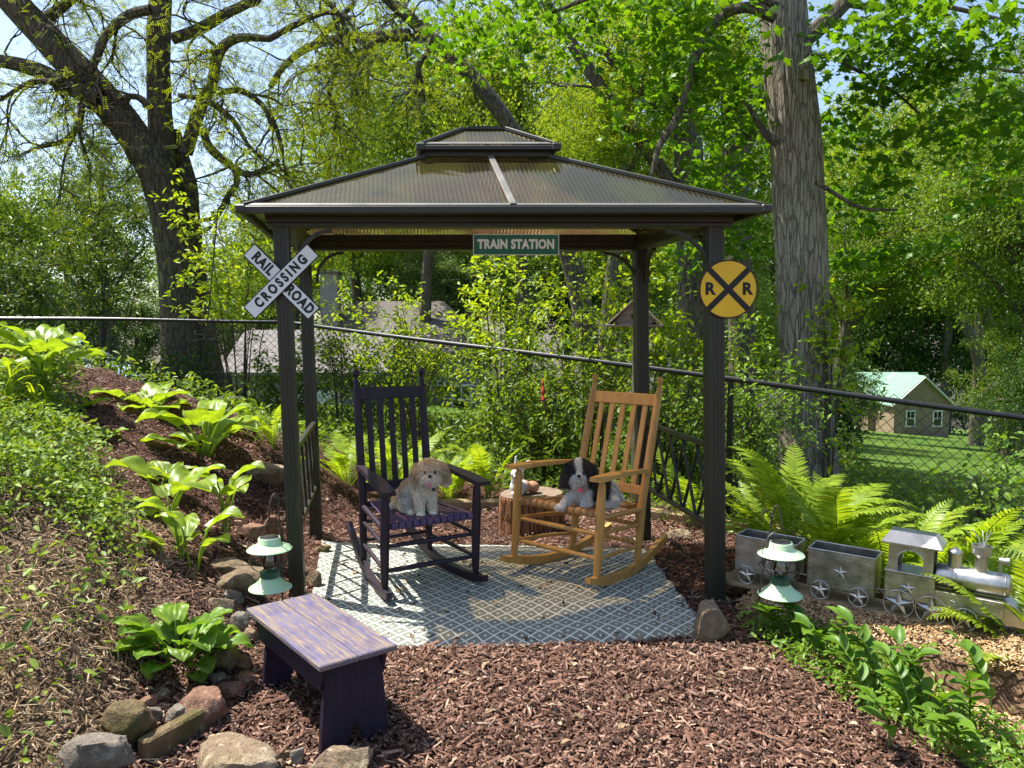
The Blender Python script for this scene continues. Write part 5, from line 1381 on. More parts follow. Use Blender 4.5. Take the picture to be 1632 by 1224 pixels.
# ------------------------------------------------------------------ Solomon's seal along the right path edge
def seal_leaf(L, W, bend):
    mb = MB(); vs = []; y = z = 0; a = .25
    for i in range(8):
        t = i / 7; hw = W * math.sin(math.pi * (.04 + .96 * t) ** .85) ** .8 if t < 1 else .0005
        vs += [(-hw, y, z + hw * .30), (-hw * .5, y, z + hw * .08), (0, y, z - .001), (hw * .5, y, z + hw * .08), (hw, y, z + hw * .30)]
        y += math.cos(a) * L / 7; z += math.sin(a) * L / 7; a -= bend / 7
    mb.add(vs, [(i * 5 + q, i * 5 + q + 1, i * 5 + 6 + q, i * 5 + 5 + q) for i in range(7) for q in range(4)])
    return mb.mesh('leaf', M['leaf_seal'], True)
SEAL = [seal_leaf(.098, .024, .5), seal_leaf(.085, .021, .9), seal_leaf(.105, .027, .7)]
def seal(label, g, L, az, n, seed):
    rd = random.Random(seed); o = thing('solomons_seal', label, 'plant', g, 0, 'leafy stems along the right path edge')
    P = []; p = Vector((0, 0, -.01)); a = R(80); h = Vector((math.cos(az), math.sin(az), 0))
    for i in range(15):
        P.append(p.copy()); p = p + (h * math.cos(a) + Vector((0, 0, 1)) * math.sin(a)) * (L / 14); a -= R(4.2 if i > 3 else 1.5)
    mb = MB(); mb.tube([tuple(q) for q in P], list(np.linspace(.0042, .0018, 15)), 6); mb.build('stem', M['stem'], o, smooth=True)
    for k in range(n):
        t = .30 + .70 * k / (n - 1); q = P[min(14, int(t * 14))]; s = 1 if k % 2 else -1
        lf = obj('leaf', SEAL[rd.randrange(3)], o, loc=q); sc_ = rd.uniform(.8, 1.1) * (1 - .25 * max(0, t - .6))
        lf.scale = (sc_, sc_, sc_); lf.rotation_euler = (R(rd.uniform(8, 42)), R(rd.uniform(-15, 15)), az - math.pi / 2 + s * R(rd.uniform(42, 70)) * (1 if k < n - 1 else .2))
    return o
rd = random.Random(77)
SEALS = [(1235, 1020, .24, 'below the right lantern'), (1275, 1035, .28, 'right of the lantern stake'), (1350, 1075, .36, 'below the middle wagon'), (1405, 1110, .40, 'tallest, in front of the log'), (1440, 1120, .40, 'in front of the locomotive wheels'), (1480, 1150, .36, 'lower front, bending right'),
         (1420, 1190, .30, 'nearest the bottom edge of the path'), (1500, 1195, .34, 'at the bottom below the bending stem'), (1545, 1165, .34, 'below the locomotive nose'), (1585, 1150, .36, 'at the right beside the mulch patch'), (1320, 1060, .24, 'low, left of the middle wagon'), (1380, 1130, .30, 'at the mulch edge in the middle'), (1455, 1165, .34, 'in the middle of the clump'), (1530, 1215, .26, 'cut by the bottom edge'), (1300, 1030, .22, 'small, under the lantern base')]
for k, (x, y, l, wl) in enumerate(SEALS):
    seal('green leafy arching stem ' + wl, gpt(x, y), l * .88, rd.uniform(1.6, 4.6), rd.randint(9, 14), 30 + k)
# ------------------------------------------------------------------ low ground cover
def cover(name, label, P, m, L, W, hmax, seed, upb=1.0, tmpl=LEAF4, per=1, spread=.03):
    rs = np.random.RandomState(seed); P = np.repeat(P, per, 0); n = len(P)
    P = P + rs.randn(n, 2) * spread
    h = rs.uniform(.1, 1, n) ** .8 * hmax
    O = np.stack([P[:, 0], P[:, 1], G(P[:, 0], P[:, 1]) + h], -1)
    X, D_, Z = frames(rs, n, upb); l = rs.uniform(*L, n)[:, None]; w_ = l * rs.uniform(*W, n)[:, None]
    V, T = inst(*tmpl, O, X * w_, D_ * l, Z * l)
    return tag(obj(name, mesh_np(name, V, T, m)), label, 'ground cover', kind='stuff')
rs = np.random.RandomState(21)
P = sample(78000, -5.2, -1.2, 2.0, 6.6)
e = bed_edge(P[:, 1]) - P[:, 0]
den = sstep(-.02, .30, e) * (sstep(3.1, 3.6, P[:, 1]) * .90 + .15 + .35 * sstep(.35, .8, e) * sstep(2.4, 3.0, P[:, 1]))
nz = np.array([noise.noise((a * 2.2, b * 2.2, 0)) for a, b in P]); den = den * np.clip(.75 + nz * 1.1, .05, 1)
P = P[rs.rand(len(P)) < den]
cover('periwinkle', 'glossy green periwinkle covering the left bank', P, M['leaf_vinca'], (.028, .052), (.42, .58), .06 + .20 * np.clip(np.array([noise.noise((a * 1.9, b * 1.9, 7)) for a, b in P]) + .55, 0, 1), 31, .75)
P = np.vstack([sample(1300, 1.05, 1.65, 2.75, 3.75), sample(1300, 1.4, 2.1, 2.1, 3.0)])
re_ = np.interp(P[:, 1], [2.2, 2.5, 3.0, 3.45, 3.7], [1.52, 1.44, 1.24, 1.08, 1.15]); P = P[(P[:, 0] > re_) & (P[:, 0] < re_ + .42)]
cover('low_weeds', 'small bright leaved weeds along the right mulch edge', P, M['leaf_hosta2'], (.018, .038), (.42, .6), .08, 32, .9, per=3)
P = sample(34000, -7.5, 4.5, 4.4, 13)
b = beyond(P[:, 0], P[:, 1]); P = P[(b > -1.0 - (P[:, 0] < -2.0) * 2.2) & (P[:, 1] > 5.9 - sstep(.8, 1.6, P[:, 0]) * 1.2) & (P[:, 0] > -2.7 - (P[:, 1] > 6.45) * 9)]
cover('fence_weeds', 'tangled green weeds under and behind the chain link fence', P, M['leaf_mid'], (.035, .085), (.35, .55), .22, 33, .6)
# ------------------------------------------------------------------ chain link fence
def fence(label, a, b, za, zb, seed, posts):
    f = thing('chain_link_fence', label, 'fence', (a.x, a.y, gz(a.x, a.y)), 0, 'black chain link fence')
    A = Vector((a.x, a.y, za)); B_ = Vector((b.x, b.y, zb)); d = B_ - A; L = Vector((d.x, d.y, 0)).length
    mb = MB(); mb.tube([tuple(A.lerp(B_, t) + Vector((0, 0, -.006 * math.sin(t * 9)))) for t in np.linspace(0, 1, 14)], .021, 10); mb.build('top_rail', M['fencevinyl'], f, True, True)
    for t in posts:
        p = A.lerp(B_, t) + Vector((-d.y, d.x, 0)).normalized() * .045; mb = MB(); mb.tube([(p.x, p.y, gz(p.x, p.y) - .1), (p.x, p.y, p.z + .01)], .024, 10); mb.build('post', M['fencevinyl'], f, True, True)
    pitch = .0415; nw = int(L / pitch); rows = 30; vs, fs = [], []
    V, T = [], []; r = .0036
    nrmv = Vector((-d.y, d.x, 0)).normalized()
    for k in range(nw):
        pts = []
        for j in range(rows):
            c = k + ((j + k) % 2); t = min(1, c * pitch / L); p = A.lerp(B_, t); p.z += .045 - j * .0415
            if p.z < gz(p.x, p.y) - .02: break
            p += nrmv * (.003 if (j + k) % 2 else -.003)
            pts.append(p)
        if len(pts) < 3: continue
        base = len(V); m = len(pts)
        for p in pts:
            for q in range(3):
                an = 2.1 * q; V.append((p.x + nrmv.y * r * math.cos(an), p.y - nrmv.x * r * math.cos(an), p.z + 0 * r) if False else (p.x + r * math.cos(an), p.y + r * math.sin(an), p.z))
        for i in range(m - 1):
            for q in range(3): T.append((base + i * 3 + q, base + i * 3 + (q + 1) % 3, base + i * 3 + 3 + (q + 1) % 3, base + i * 3 + 3 + q))
    o = obj('wire_mesh', mesh_np('wire_mesh', np.array(V), np.array(T), M['fencevinyl']), f, True); tag(o, kind='stuff')
fence('black chain link fence across the left behind the bank', FL, FC, 1.55, 1.505, 1, (.02, .5, .985))
fence('black chain link fence sloping down to the right behind the gazebo', FC, FR, 1.50, .745, 2, (.625, .99))
# thin dark guy wire by the twin trunked tree
mb = MB(); mb.tube([tuple(at(316, 640, 8.6)), tuple(at(330, 520, 8.55)), tuple(at(348, 330, 8.5))], .006, 6)
tag(mb.build('guy_wire', M['blackwire']), 'thin black wire beside the twin trunked tree', 'wire')
# stone bench behind the fence
b0 = at(338, 640, 9.3)
be_ = thing('stone_bench', 'pale stone bench behind the fence by the twin trunked tree', 'bench', (b0.x, b0.y, gz(b0.x, b0.y)), R(-4))
hz = b0.z - gz(b0.x, b0.y)
mb = MB(); mb.box((0, 0, hz), (.62, .34, .075), Matrix.Rotation(R(-3), 3, 'Y'), .012); mb.build('seat', M['cream_stone'], be_)
for s in (-1, 1):
    mb = MB(); mb.box((s * .2, 0, hz / 2 - .03), (.09, .28, hz - .02), None, .01); mb.build('leg', M['cream_stone'], be_)
# red hummingbird feeder hanging in the shrub
fd = at(866, 640, 6.9)
o = thing('hanging_ornament', 'small red glass ornament hanging in the shrub behind the chairs', 'ornament', fd)
mb = MB(); mb.lathe([(.001, 0), (.022, .004), (.030, .02), (.020, .045), (.012, .055), (.020, .07), (.024, .09), (.016, .12), (.008, .14), (.012, .15), (.016, .17), (.010, .20), (.001, .21)], n=16); mb.build('body', M['red'], o, smooth=True)
mb = MB(); mb.tube([(0, 0, .2), (0, 0, .5)], .0015, 5); mb.build('cord', M['blackwire'], o)
# ------------------------------------------------------------------ neighbouring house, shed, cars
def gable(parent, x0, x1, y0, y1, zg, ze, zr, axis_, mw, mr, over=.25, hip=0.0, gname='wall'):
    """walls and two-slope roof; axis_ 'x' or 'y' is the ridge direction"""
    mb = MB(); cx, cy_ = (x0 + x1) / 2, (y0 + y1) / 2
    if axis_ == 'x': prof = [(y0, zg), (y1, zg), (y1, ze), (cy_, zr), (y0, ze)]; mb.prism([(0, a, b) for a, b in prof], (x0, 0, 0), (x1, 0, 0))
    else: prof = [(x0, zg), (x1, zg), (x1, ze), (cx, zr), (x0, ze)]; mb.prism([(a, 0, b) for a, b in prof], (0, y0, 0), (0, y1, 0))
    if hip == 0: mb.build(gname, mw, parent, True)
    else:
        mb = MB(); mb.box((cx, cy_, (zg + ze) / 2), (x1 - x0, y1 - y0, ze - zg)); mb.build(gname, mw, parent, True)
    th = .09; sl = (zr - ze) / ((y1 - y0) / 2 if axis_ == 'x' else (x1 - x0) / 2)
    rf = None
    for s in (-1, 1):
        mb = MB()
        if axis_ == 'x':
            e = (y0 if s < 0 else y1) + s * over; zz = ze - over * sl
            a, b = x0 - over, x1 + over
            up = [(a + hip, cy_, zr + .01), (b - hip, cy_, zr + .01)]; lo_ = [(b, e, zz + .01), (a, e, zz + .01)]
        else:
            e = (x0 if s < 0 else x1) + s * over; zz = ze - over * sl
            a, b = y0 - over, y1 + over
            up = [(cx, a + hip, zr + .01), (cx, b - hip, zr + .01)]; lo_ = [(e, b, zz + .01), (e, a, zz + .01)]
        mb.prism(up + lo_, (0, 0, 0), (0, 0, th)); rf = mb.build('roof_slope', mr, parent, True)
    if hip > 0:
        for s in (-1, 1):
            e = (x0 - over) if s < 0 else (x1 + over); zz = ze - over * sl
            mb = MB(); mb.prism([(e, y0 - over, zz + .01), (e, y1 + over, zz + .01), (e - s * hip, cy_, zr + .01)], (0, 0, 0), (0, 0, th)); mb.build('roof_slope', mr, parent, True)
    return rf
def window(parent, x, y, z, w_, h, m='white_paint', bars=(1, 1)):
    mb = MB(); mb.box((x, y, z), (w_, .04, h)); o = mb.build('window', M['pane'], parent, True)
    mb = MB(); t_ = .09 * min(w_, h) + .03
    for dx, dz, a, b in ((0, h / 2, w_ + t_ * 2, t_), (0, -h / 2, w_ + t_ * 2, t_), (-w_ / 2, 0, t_, h), (w_ / 2, 0, t_, h)): mb.box((x + dx, y - .03, z + dz), (a, .06, b))
    for k in range(bars[0]): mb.box((x, y - .025, z - h / 2 + h * (k + 1) / (bars[0] + 1)), (w_, .04, t_ * .6))
    for k in range(bars[1]): mb.box((x - w_ / 2 + w_ * (k + 1) / (bars[1] + 1), y - .0235, z + h / 4), (t_ * .5, .035, h / 2))
    mb.build('frame', M[m], o, False)
hs = thing('house', 'grey sided neighbouring house with shingle roof behind the fence', 'house', (-4.5, 23, gz(-4.5, 23)))
gable(hs, -7.7, -3.7, 21.2, 25.2, -2.2, .30, 1.30, 'x', M['siding'], M['shingle'], .3)
gable(hs, -6.9, -.9, 24.4, 30.0, -2.6, .75, 2.30, 'x', M['siding'], M['shingle_dark'], .3, 1.8, 'main_wall')
mb = MB(); mb.box((-6.05, 25.9, 1.9), (.56, .6, 2.7), None, .01); mb.build('chimney', M['siding'], hs, True)
mb = MB(); mb.box((-6.05, 25.9, 3.29), (.68, .72, .08), None, .01); mb.build('chimney_cap', M['shingle_dark'], hs, True)
window(hs, -2.35, 24.38, -.35, .42, .30); window(hs, -3.2, 24.38, -.7, .6, .9); window(hs, -1.6, 24.38, -.8, .6, .9)
mb = MB(); mb.box((-5.7, 21.18, -1.2), (1.9, .05, 1.9)); mb.build('garage_door', M['white_paint'], hs, True)
# second house far left
h2 = thing('house', 'grey roofed house mostly out of view at the far left', 'house', (-17.5, 24, gz(-17.5, 24)))
gable(h2, -28.5, -18.6, 22.0, 30.0, -1.5, 5.0, 7.2, 'x', M['siding'], M['shingle'], .4)
window(h2, -20.4, 21.98, 2.8, .9, 1.3); window(h2, -23.0, 21.98, 2.8, .9, 1.3)
# shed
sz = gz(25.4, 48)
sd_ = thing('garden_shed', 'tan garden shed with pale green metal roof on the lower lawn', 'shed', (25.4, 49.5, sz))
gable(sd_, 23.55, 27.65, 47.6, 52.0, sz - .4, sz + 2.45, sz + 4.35, 'y', M['shedwall'], M['shedroof'], .3)
gable(sd_, 23.0, 27.5, 50.6, 54.6, sz - .4, sz + 2.45, sz + 4.33, 'x', M['shedwall'], M['shedroof'], .28, 0, 'side_wall')
for k in range(9):                                  # standing seams
    x = 22.8 + k * .42
    mb = MB(); mb.bar((x, 50.32, sz + 2.45 - .28 * .94 + .11), (x, 52.6, sz + 4.43), .04, .05, (0, -.7, .7)); mb.build('roof_seam', M['shedroof'], sd_, True)
for s in (-1, 1):
    for k in range(11):
        y = 47.35 + k * .42; mb = MB(); mb.bar((25.6 + s * 2.34, y, sz + 2.45 - .26 + .11), (25.6, y, sz + 4.45), .04, .05, (s * .7, 0, .7)); mb.build('roof_seam', M['shedroof'], sd_, True)
    mb = MB(); mb.bar((25.6 + s * 2.36, 47.28, sz + 2.16), (25.6, 47.28, sz + 4.36), .05, .20, (0, 1, 0)); mb.build('barge_board', M['white_paint'], sd_, True)
for x in (24.75, 26.75): window(sd_, x, 47.58, sz + 1.25, .62, 1.15, bars=(1, 1))
sd_.scale = (.84, .84, .84)
# parked cars
def car(label, loc, rz, m):
    c = thing('parked_car', label, 'car', loc, rz, 'cars parked beyond the bank')
    def hull(prof, hw, name, mm, inset=0.0, parent=None):
        vs, fs = [], []; n = len(prof); rows = [(-1, .90), (-.92, 1.0), (.92, 1.0), (1, .90)]
        for s, q in rows:
            for (x, z) in prof: vs.append((x * (q * .02 + .98), s * (hw - inset * max(0, z - .9)), z if q == 1 else .55 + (z - .55) * .96))
        for r in range(3):
            for k in range(n): fs.append((r * n + k, r * n + (k + 1) % n, (r + 1) * n + (k + 1) % n, (r + 1) * n + k))
        fs += [tuple(range(n))[::-1], tuple(3 * n + k for k in range(n))]
        mb = MB(); mb.add(vs, fs); return mb.build(name, mm, parent or c, smooth=True, angle=30)
    hull([(-2.2, .35), (-2.25, .6), (-2.2, .9), (-1.9, .98), (.75, .98), (1.1, .95), (2.0, .82), (2.22, .7), (2.25, .4), (2.1, .28), (-2.0, .28)], .88, 'body', m)
    hull([(-2.0, .97), (-1.55, 1.38), (-1.1, 1.47), (-.1, 1.47), (.35, 1.38), (1.05, .96)], .80, 'cabin', m, .25)
    for s in (-1, 1):
        for poly in ([(-1.75, 1.02), (-1.42, 1.36), (-.62, 1.39), (-.62, 1.02)], [(-.54, 1.02), (-.54, 1.39), (-.12, 1.39), (.28, 1.31), (.80, 1.02)]):
            mb = MB(); mb.prism([(x, s * (.813 - .25 * (z - .9)), z) for x, z in poly], (0, 0, 0), (0, s * .012, 0)); mb.build('side_window', M['carglass'], c)
        for x in (-1.38, 1.42):
            mb = MB(); mb.lathe([(.19, -.1), (.30, -.1), (.325, -.06), (.325, .06), (.30, .1), (.19, .1)], (x, s * .80, .325), 26, Matrix.Rotation(R(90), 3, 'X')); o = mb.build('wheel', M['rubber'], c, smooth=True)
            mb = MB(); mb.lathe([(.001, -.085), (.19, -.085), (.195, 0), (.19, .085), (.001, .085)], (x, s * .80, .325), 20, Matrix.Rotation(R(90), 3, 'X')); mb.build('rim', M['galv'], o)
        mb = MB(); mb.box((2.17, s * .62, .70), (.12, .34, .13), None, .03); mb.build('headlight', M['glass'], c)
        mb = MB(); mb.box((.75, s * .93, 1.03), (.12, .18, .12), None, .03); mb.build('mirror', m, c)
    mb = MB(); mb.prism([(.42, -.62, 1.375), (1.02, -.68, 1.0), (1.02, .68, 1.0), (.42, .62, 1.375)], (.010, 0, .010), (.022, 0, .022)); mb.build('windshield', M['carglass'], c)
    return c
car('pale blue car parked behind the tall hosta', (-10.35, 17.6, gz(-10.35, 17.6)), R(-24), M['car_blue'])
car('charcoal car at the left edge behind the daylilies', (-14.1, 19.6, gz(-14.1, 19.6)), R(-20), M['car_dark'])

# ------------------------------------------------------------------ trees
def furrowed(name, pts, parent, m, sides=56, rings=120, amp=.02, freq=9.0, vert=1.1, seed=0):
    """trunk skin with furrowed bark; pts: (x, y, z, r)"""
    P = cr(pts, rings); vs = []
    up = [Vector(p[:3]) for p in P]; xr = Vector((1, 0, 0))
    for i in range(rings):
        T = (up[min(i + 1, rings - 1)] - up[max(i - 1, 0)]).normalized(); x = (xr - T * xr.dot(T)).normalized(); y = T.cross(x)
        for j in range(sides):
            a = 2 * math.pi * j / sides; d = x * math.cos(a) + y * math.sin(a); r = P[i][3]
            q = d * r * freq; zz = P[i][2] * vert
            n = noise.noise((q.x + seed, q.y, zz * 1.4)); n2 = noise.noise((q.x * 2.3, q.y * 2.3 + seed, zz * 2.6))
            rid = (1 - abs(n) * 2.2) * .7 + n2 * .5 + .5 * noise.noise((d.x * 1.5 + seed, d.y * 1.5, P[i][2] * 1.2))
            vs.append(up[i] + d * (r + amp * rid))
    fs = [(i * sides + j, i * sides + (j + 1) % sides, (i + 1) * sides + (j + 1) % sides, (i + 1) * sides + j) for i in range(rings - 1) for j in range(sides)]
    mb = MB(); mb.add(vs, fs); return mb.build(name, m, parent, True, True, angle=50)
def limb(pp, Y, sc_=1.0): return [(*at(x, y, Y + (rest[0] if rest else 0)), r * Y / F) for x, y, r, *rest in pp]
class Wood:
    """branches of one tree collected as tapered tubes, plus the points where leaves grow"""
    def __init__(s, seed): s.mb = MB(); s.rd = random.Random(seed); s.tips = []; s.dirs = []
    def add(s, pts, n=None, sides=8):
        P = cr(pts, n or max(6, len(pts) * 4)); s.mb.tube([tuple(p[:3]) for p in P], [max(.003, p[3]) for p in P], sides, False); return P
    def twig(s, p, d, L, r, depth, droop=.25, curl=.5, kids=3, leafstep=.10, sides=5):
        rd = s.rd; n = max(4, int(L / .14)); pts = [Vector(p)]; d = Vector(d).normalized()
        for i in range(n):
            d = (d + Vector((rd.gauss(0, 1), rd.gauss(0, 1), rd.gauss(0, 1))) * curl * .35 + Vector((0, 0, -droop * .22))).normalized(); pts.append(pts[-1] + d * (L / n))
        s.mb.tube([tuple(q) for q in pts], list(np.linspace(r, r * .35, n + 1)), sides, False)
        if depth > 0:
            for k in range(kids):
                i = rd.randint(max(1, n // 4), n); dd = (pts[i] - pts[i - 1]).normalized(); o = Vector((rd.gauss(0, 1), rd.gauss(0, 1), rd.gauss(0, .7)))
                s.twig(pts[i], dd * .7 + o.normalized() * .8, L * rd.uniform(.4, .7), r * .55, depth - 1, droop, curl, kids, leafstep, max(3, sides - 1))
        if depth <= 1:
            m = max(1, int(L / leafstep))
            for k in range(m):
                f = rd.uniform(.25, 1) * n; i = min(int(f), n - 1); s.tips.append(tuple(pts[i].lerp(pts[i + 1], f - i))); s.dirs.append(tuple((pts[i + 1] - pts[i]).normalized()))
    def sprout(s, P, count, L, r, depth=1, lo=.15, up=.2, **k):
        rd = s.rd; n = len(P)
        for _ in range(count):
            i = rd.randint(int(lo * n), n - 1); t = Vector(P[min(i + 1, n - 1)][:3]) - Vector(P[max(i - 1, 0)][:3]); t.normalize()
            o = Vector((rd.gauss(0, 1), rd.gauss(0, 1), rd.gauss(0, .8) + up)).normalized()
            s.twig(P[i][:3], t * .4 + o, rd.uniform(*L), min(r, P[i][3] * .6), depth, **k)
def leafset(tips, dirs, m, L, W, tmpl, seed, per=1, jit=.05, upb=.5, name='crown', fold=1.0):
    rs = np.random.RandomState(seed); P = np.repeat(np.array(tips), per, 0); D_ = np.repeat(np.array(dirs), per, 0); n = len(P)
    P = P + rs.randn(n, 3) * jit
    X, D2, Z = frames(rs, n, upb, dirs=D_ * .7 + rs.randn(n, 3) * .6 + np.array([0, 0, -.25])); l = rs.uniform(*L, n)[:, None]; w_ = l * W
    V, T = inst(*tmpl, P, X * w_, D2 * l, Z * l * fold)
    return mesh_np(name, V, T, m)
# ---- twin trunked locust on the left
YL = 11.6
base = at(300, 650, YL)
t1 = thing('locust_tree', 'large dark twin trunked tree with leaning limbs at the left', 'tree', (base.x, YL, gz(base.x, YL)))
A_ = limb([(292, 690, 34), (290, 640, 28), (286, 520, 26), (280, 420, 26), (266, 340, 25), (246, 270, 25), (205, 205, 24), (142, 132, 23), (78, 64, 22), (18, 0, 21), (-60, -90, 19), (-140, -170, 15)], YL)
furrowed('trunk', A_, t1, M['bark_dark'], 52, 150, .022, 11, 1.0, 1)
B_ = limb([(262, 300, 16), (258, 240, 18), (254, 160, 17), (252, 80, 17), (256, 0, 16), (262, -100, 17), (258, -220, 12)], YL + .15)
furrowed('trunk', B_, t1, M['bark_dark'], 40, 80, .016, 12, 1.0, 2)
C_ = limb([(345, 690, 32), (338, 640, 27), (322, 540, 22), (308, 440, 19), (300, 370, 19), (294, 300, 18), (284, 250, 15), (274, 210, 12)], YL + .5)
furrowed('trunk', C_, t1, M['bark_dark'], 40, 80, .018, 12, 1.0, 3)
W1 = Wood(5)
limbs = [
    limb([(160, 158, 14), (110, 138, 13), (60, 112, 12), (0, 97, 10), (-80, 90, 8)], YL - .3),
    limb([(296, 245, 11), (308, 205, 11), (322, 165, 10), (338, 135, 9), (345, 95, 9), (358, 72, 8), (385, 60, 7), (432, 62, 5)], YL + .1),
    limb([(275, 62, 9), (318, 46, 9), (360, 22, 8), (405, -2, 7), (470, -60, 5)], YL),
    limb([(300, 218, 6), (322, 210, 6), (334, 235, 7), (365, 262, 6), (395, 278, 5), (425, 268, 4), (445, 255, 3)], YL - .2),
    limb([(372, 266, 5), (378, 290, 5), (362, 315, 5), (345, 345, 4), (315, 352, 3)], YL - .2),
    limb([(345, 148, 5), (385, 145, 5), (420, 170, 4), (440, 205, 4), (450, 240, 3)], YL - .1),
    limb([(285, 152, 4), (330, 160, 4), (370, 190, 4), (395, 230, 3), (425, 262, 2)], YL - .4),
    limb([(240, 15, 8), (205, 25, 8), (170, 55, 7), (155, 90, 6), (145, 115, 5)], YL - .3),
    limb([(238, 170, 6), (220, 155, 5), (200, 155, 4), (180, 160, 3)], YL - .2),
    limb([(60, 40, 10), (100, 10, 8), (150, -30, 6)], YL + .3),
    limb([(120, 110, 6), (90, 130, 5), (50, 130, 4), (0, 160, 3)], YL - .6),
    limb([(130, 165, 6), (125, 200, 5), (100, 225, 4), (60, 235, 3)], YL - .4),
    limb([(256, -40, 10), (340, -70, 9), (430, -60, 7), (520, 0, 5), (560, 60, 3)], YL - .5),
    limb([(430, 62, 5), (470, 40, 5), (520, 20, 4), (560, 30, 3)], YL - .3),
    limb([(20, 0, 12), (60, -50, 9), (120, -90, 6)], YL),
]
for l in limbs:
    P = W1.add(l); W1.sprout(P, 5, (.6, 1.5), .022, 2, .25, -.15, droop=.45, curl=.75, kids=3, leafstep=.10)
W1.sprout(cr(A_, 40), 7, (.7, 1.5), .025, 2, .5, -.2, droop=.5, curl=.75, kids=3, leafstep=.10)
W1.sprout(cr(B_, 30), 4, (.8, 1.6), .02, 2, .3, .1, droop=.4, curl=.7, kids=3, leafstep=.10)
W1.mb.build('branches', M['bark_dark'], t1, True, True)
tp = np.array(W1.tips); dr = np.array(W1.dirs); keep = np.array([noise.noise((p[0] * .55, p[1] * .55, p[2] * .55 + 4)) > -.42 for p in tp]); keep &= ~((tp[:, 1] < YL - .15) & (np.random.RandomState(4).rand(len(tp)) < .30)); tp, dr = tp[keep], dr[keep]

_tx, _ty = pix(tp[:, 0], tp[:, 1], tp[:, 2]); _near = np.zeros(len(tp), bool)
for _pl in (A_, B_, C_):                     # keep the trunks clear of leaf sprays
    _q = cr(_pl, 60); _qx, _qy = pix(_q[:, 0], _q[:, 1], _q[:, 2]); _near |= (np.hypot(_tx[:, None] - _qx, _ty[:, None] - _qy) < 34).any(1) & (tp[:, 1] < YL + .2)
tp, dr = tp[~_near], dr[~_near]
sel = np.random.RandomState(1).rand(len(tp)) < min(1, 5200 / max(1, len(tp)))
obj('crown', leafset(tp[sel], dr[sel], M['leaf_locust'], (.10, .19), .60, PINN, 2, 4, .26, .4), t1, True)
# ---- arching tree behind the gazebo
Y2 = 12.6
base = at(955, 660, Y2)
t2 = thing('arching_tree', 'slender tree behind the gazebo whose trunk arches up to the left', 'tree', (base.x, Y2, gz(base.x, Y2)))
P2 = limb([(962, 700, 21), (945, 600, 18), (925, 480, 16), (905, 400, 15), (862, 285, 14), (815, 205, 12.5), (768, 140, 12), (722, 90, 11), (676, 58, 10), (610, 58, 8), (550, 62, 7), (500, 72, 6), (458, 100, 5), (430, 140, 4)], Y2)
furrowed('trunk', P2, t2, M['bark_mid'], 32, 130, .012, 14, 1.2, 4)
W2_ = Wood(9)
l2 = [limb([(686, 62, 12), (655, 30, 10), (625, 5, 9), (590, -30, 7)], Y2), limb([(556, 62, 6), (545, 85, 6), (525, 105, 5), (500, 108, 4)], Y2 - .2), limb([(530, 95, 5), (533, 130, 4), (525, 150, 4), (538, 185, 3), (530, 215, 2)], Y2 - .2),
      limb([(610, 60, 5), (585, 75, 4), (575, 100, 3), (550, 120, 2)], Y2 - .2), limb([(500, 72, 5), (530, 40, 5), (565, 5, 4)], Y2), limb([(700, 72, 5), (668, 100, 4), (672, 130, 3), (678, 160, 2)], Y2 - .3)]
for l in l2 + [P2[9:]]:
    P = W2_.add(l) if l is not P2[9:] else cr(l, 12); W2_.sprout(P, 8, (.6, 1.3), .018, 2, .2, -.1, droop=.4, curl=.75, kids=3, leafstep=.12)
W2_.mb.build('branches', M['bark_dark'], t2, True, True)
tp = np.array(W2_.tips); dr = np.array(W2_.dirs); sel = np.random.RandomState(1).rand(len(tp)) < min(1, 2800 / len(tp))
obj('crown', leafset(tp[sel], dr[sel], M['leaf_locust'], (.10, .18), .60, PINN, 3, 2, .18, .4), t2, True)
# ---- big shaggy trunk on the right
Y3 = 7.9
base = at(1284, 735, Y3)
t3 = thing('shagbark_tree', 'big grey trunked tree with shaggy bark right of the gazebo', 'tree', (base.x, Y3, gz(base.x, Y3)))
P3 = limb([(1292, 790, 50), (1288, 730, 43), (1284, 640, 39), (1281, 520, 37.5), (1277, 400, 37), (1270, 280, 37), (1262, 180, 36), (1254, 90, 34), (1246, 0, 33), (1234, -110, 31), (1222, -260, 27)], Y3)
furrowed('trunk', P3, t3, M['bark_gray'], 150, 260, .024, 15, .55, 7)
W3 = Wood(13)
mains = [limb([(1236, 28, 10), (1195, 12, 9), (1155, 22, 8), (1125, 55, 8), (1104, 105, 7), (1092, 150, 7), (1075, 195, 6), (1052, 230, 5), (1042, 265, 4), (1035, 292, 3)], Y3 - .6),
         limb([(1272, 70, 14), (1310, 40, 13), (1345, 5, 12), (1390, -40, 10)], Y3 + .2), limb([(1285, 92, 5), (1350, 86, 4), (1420, 84, 4), (1500, 95, 3), (1570, 108, 3), (1650, 118, 2)], Y3 - .2),
         limb([(1240, 228, 8), (1222, 215, 7), (1206, 192, 5), (1190, 165, 3)], Y3 - .3), limb([(1325, 90, 3), (1380, 120, 3), (1430, 150, 2), (1475, 190, 2)], Y3 - .3),
         limb([(1240, 10, 6), (1160, -20, 6), (1060, -30, 5), (960, -10, 4), (880, 20, 3)], Y3 - .5), limb([(1300, 290, 4), (1370, 330, 3), (1430, 335, 2)], Y3 - .4), limb([(1345, 5, 6), (1420, 15, 5), (1500, 10, 4), (1590, 30, 3)], Y3 + .3)]
Ps = [W3.add(l) for l in mains]
W3.mb.build('branches', M['bark_mid'], t3, True, True)
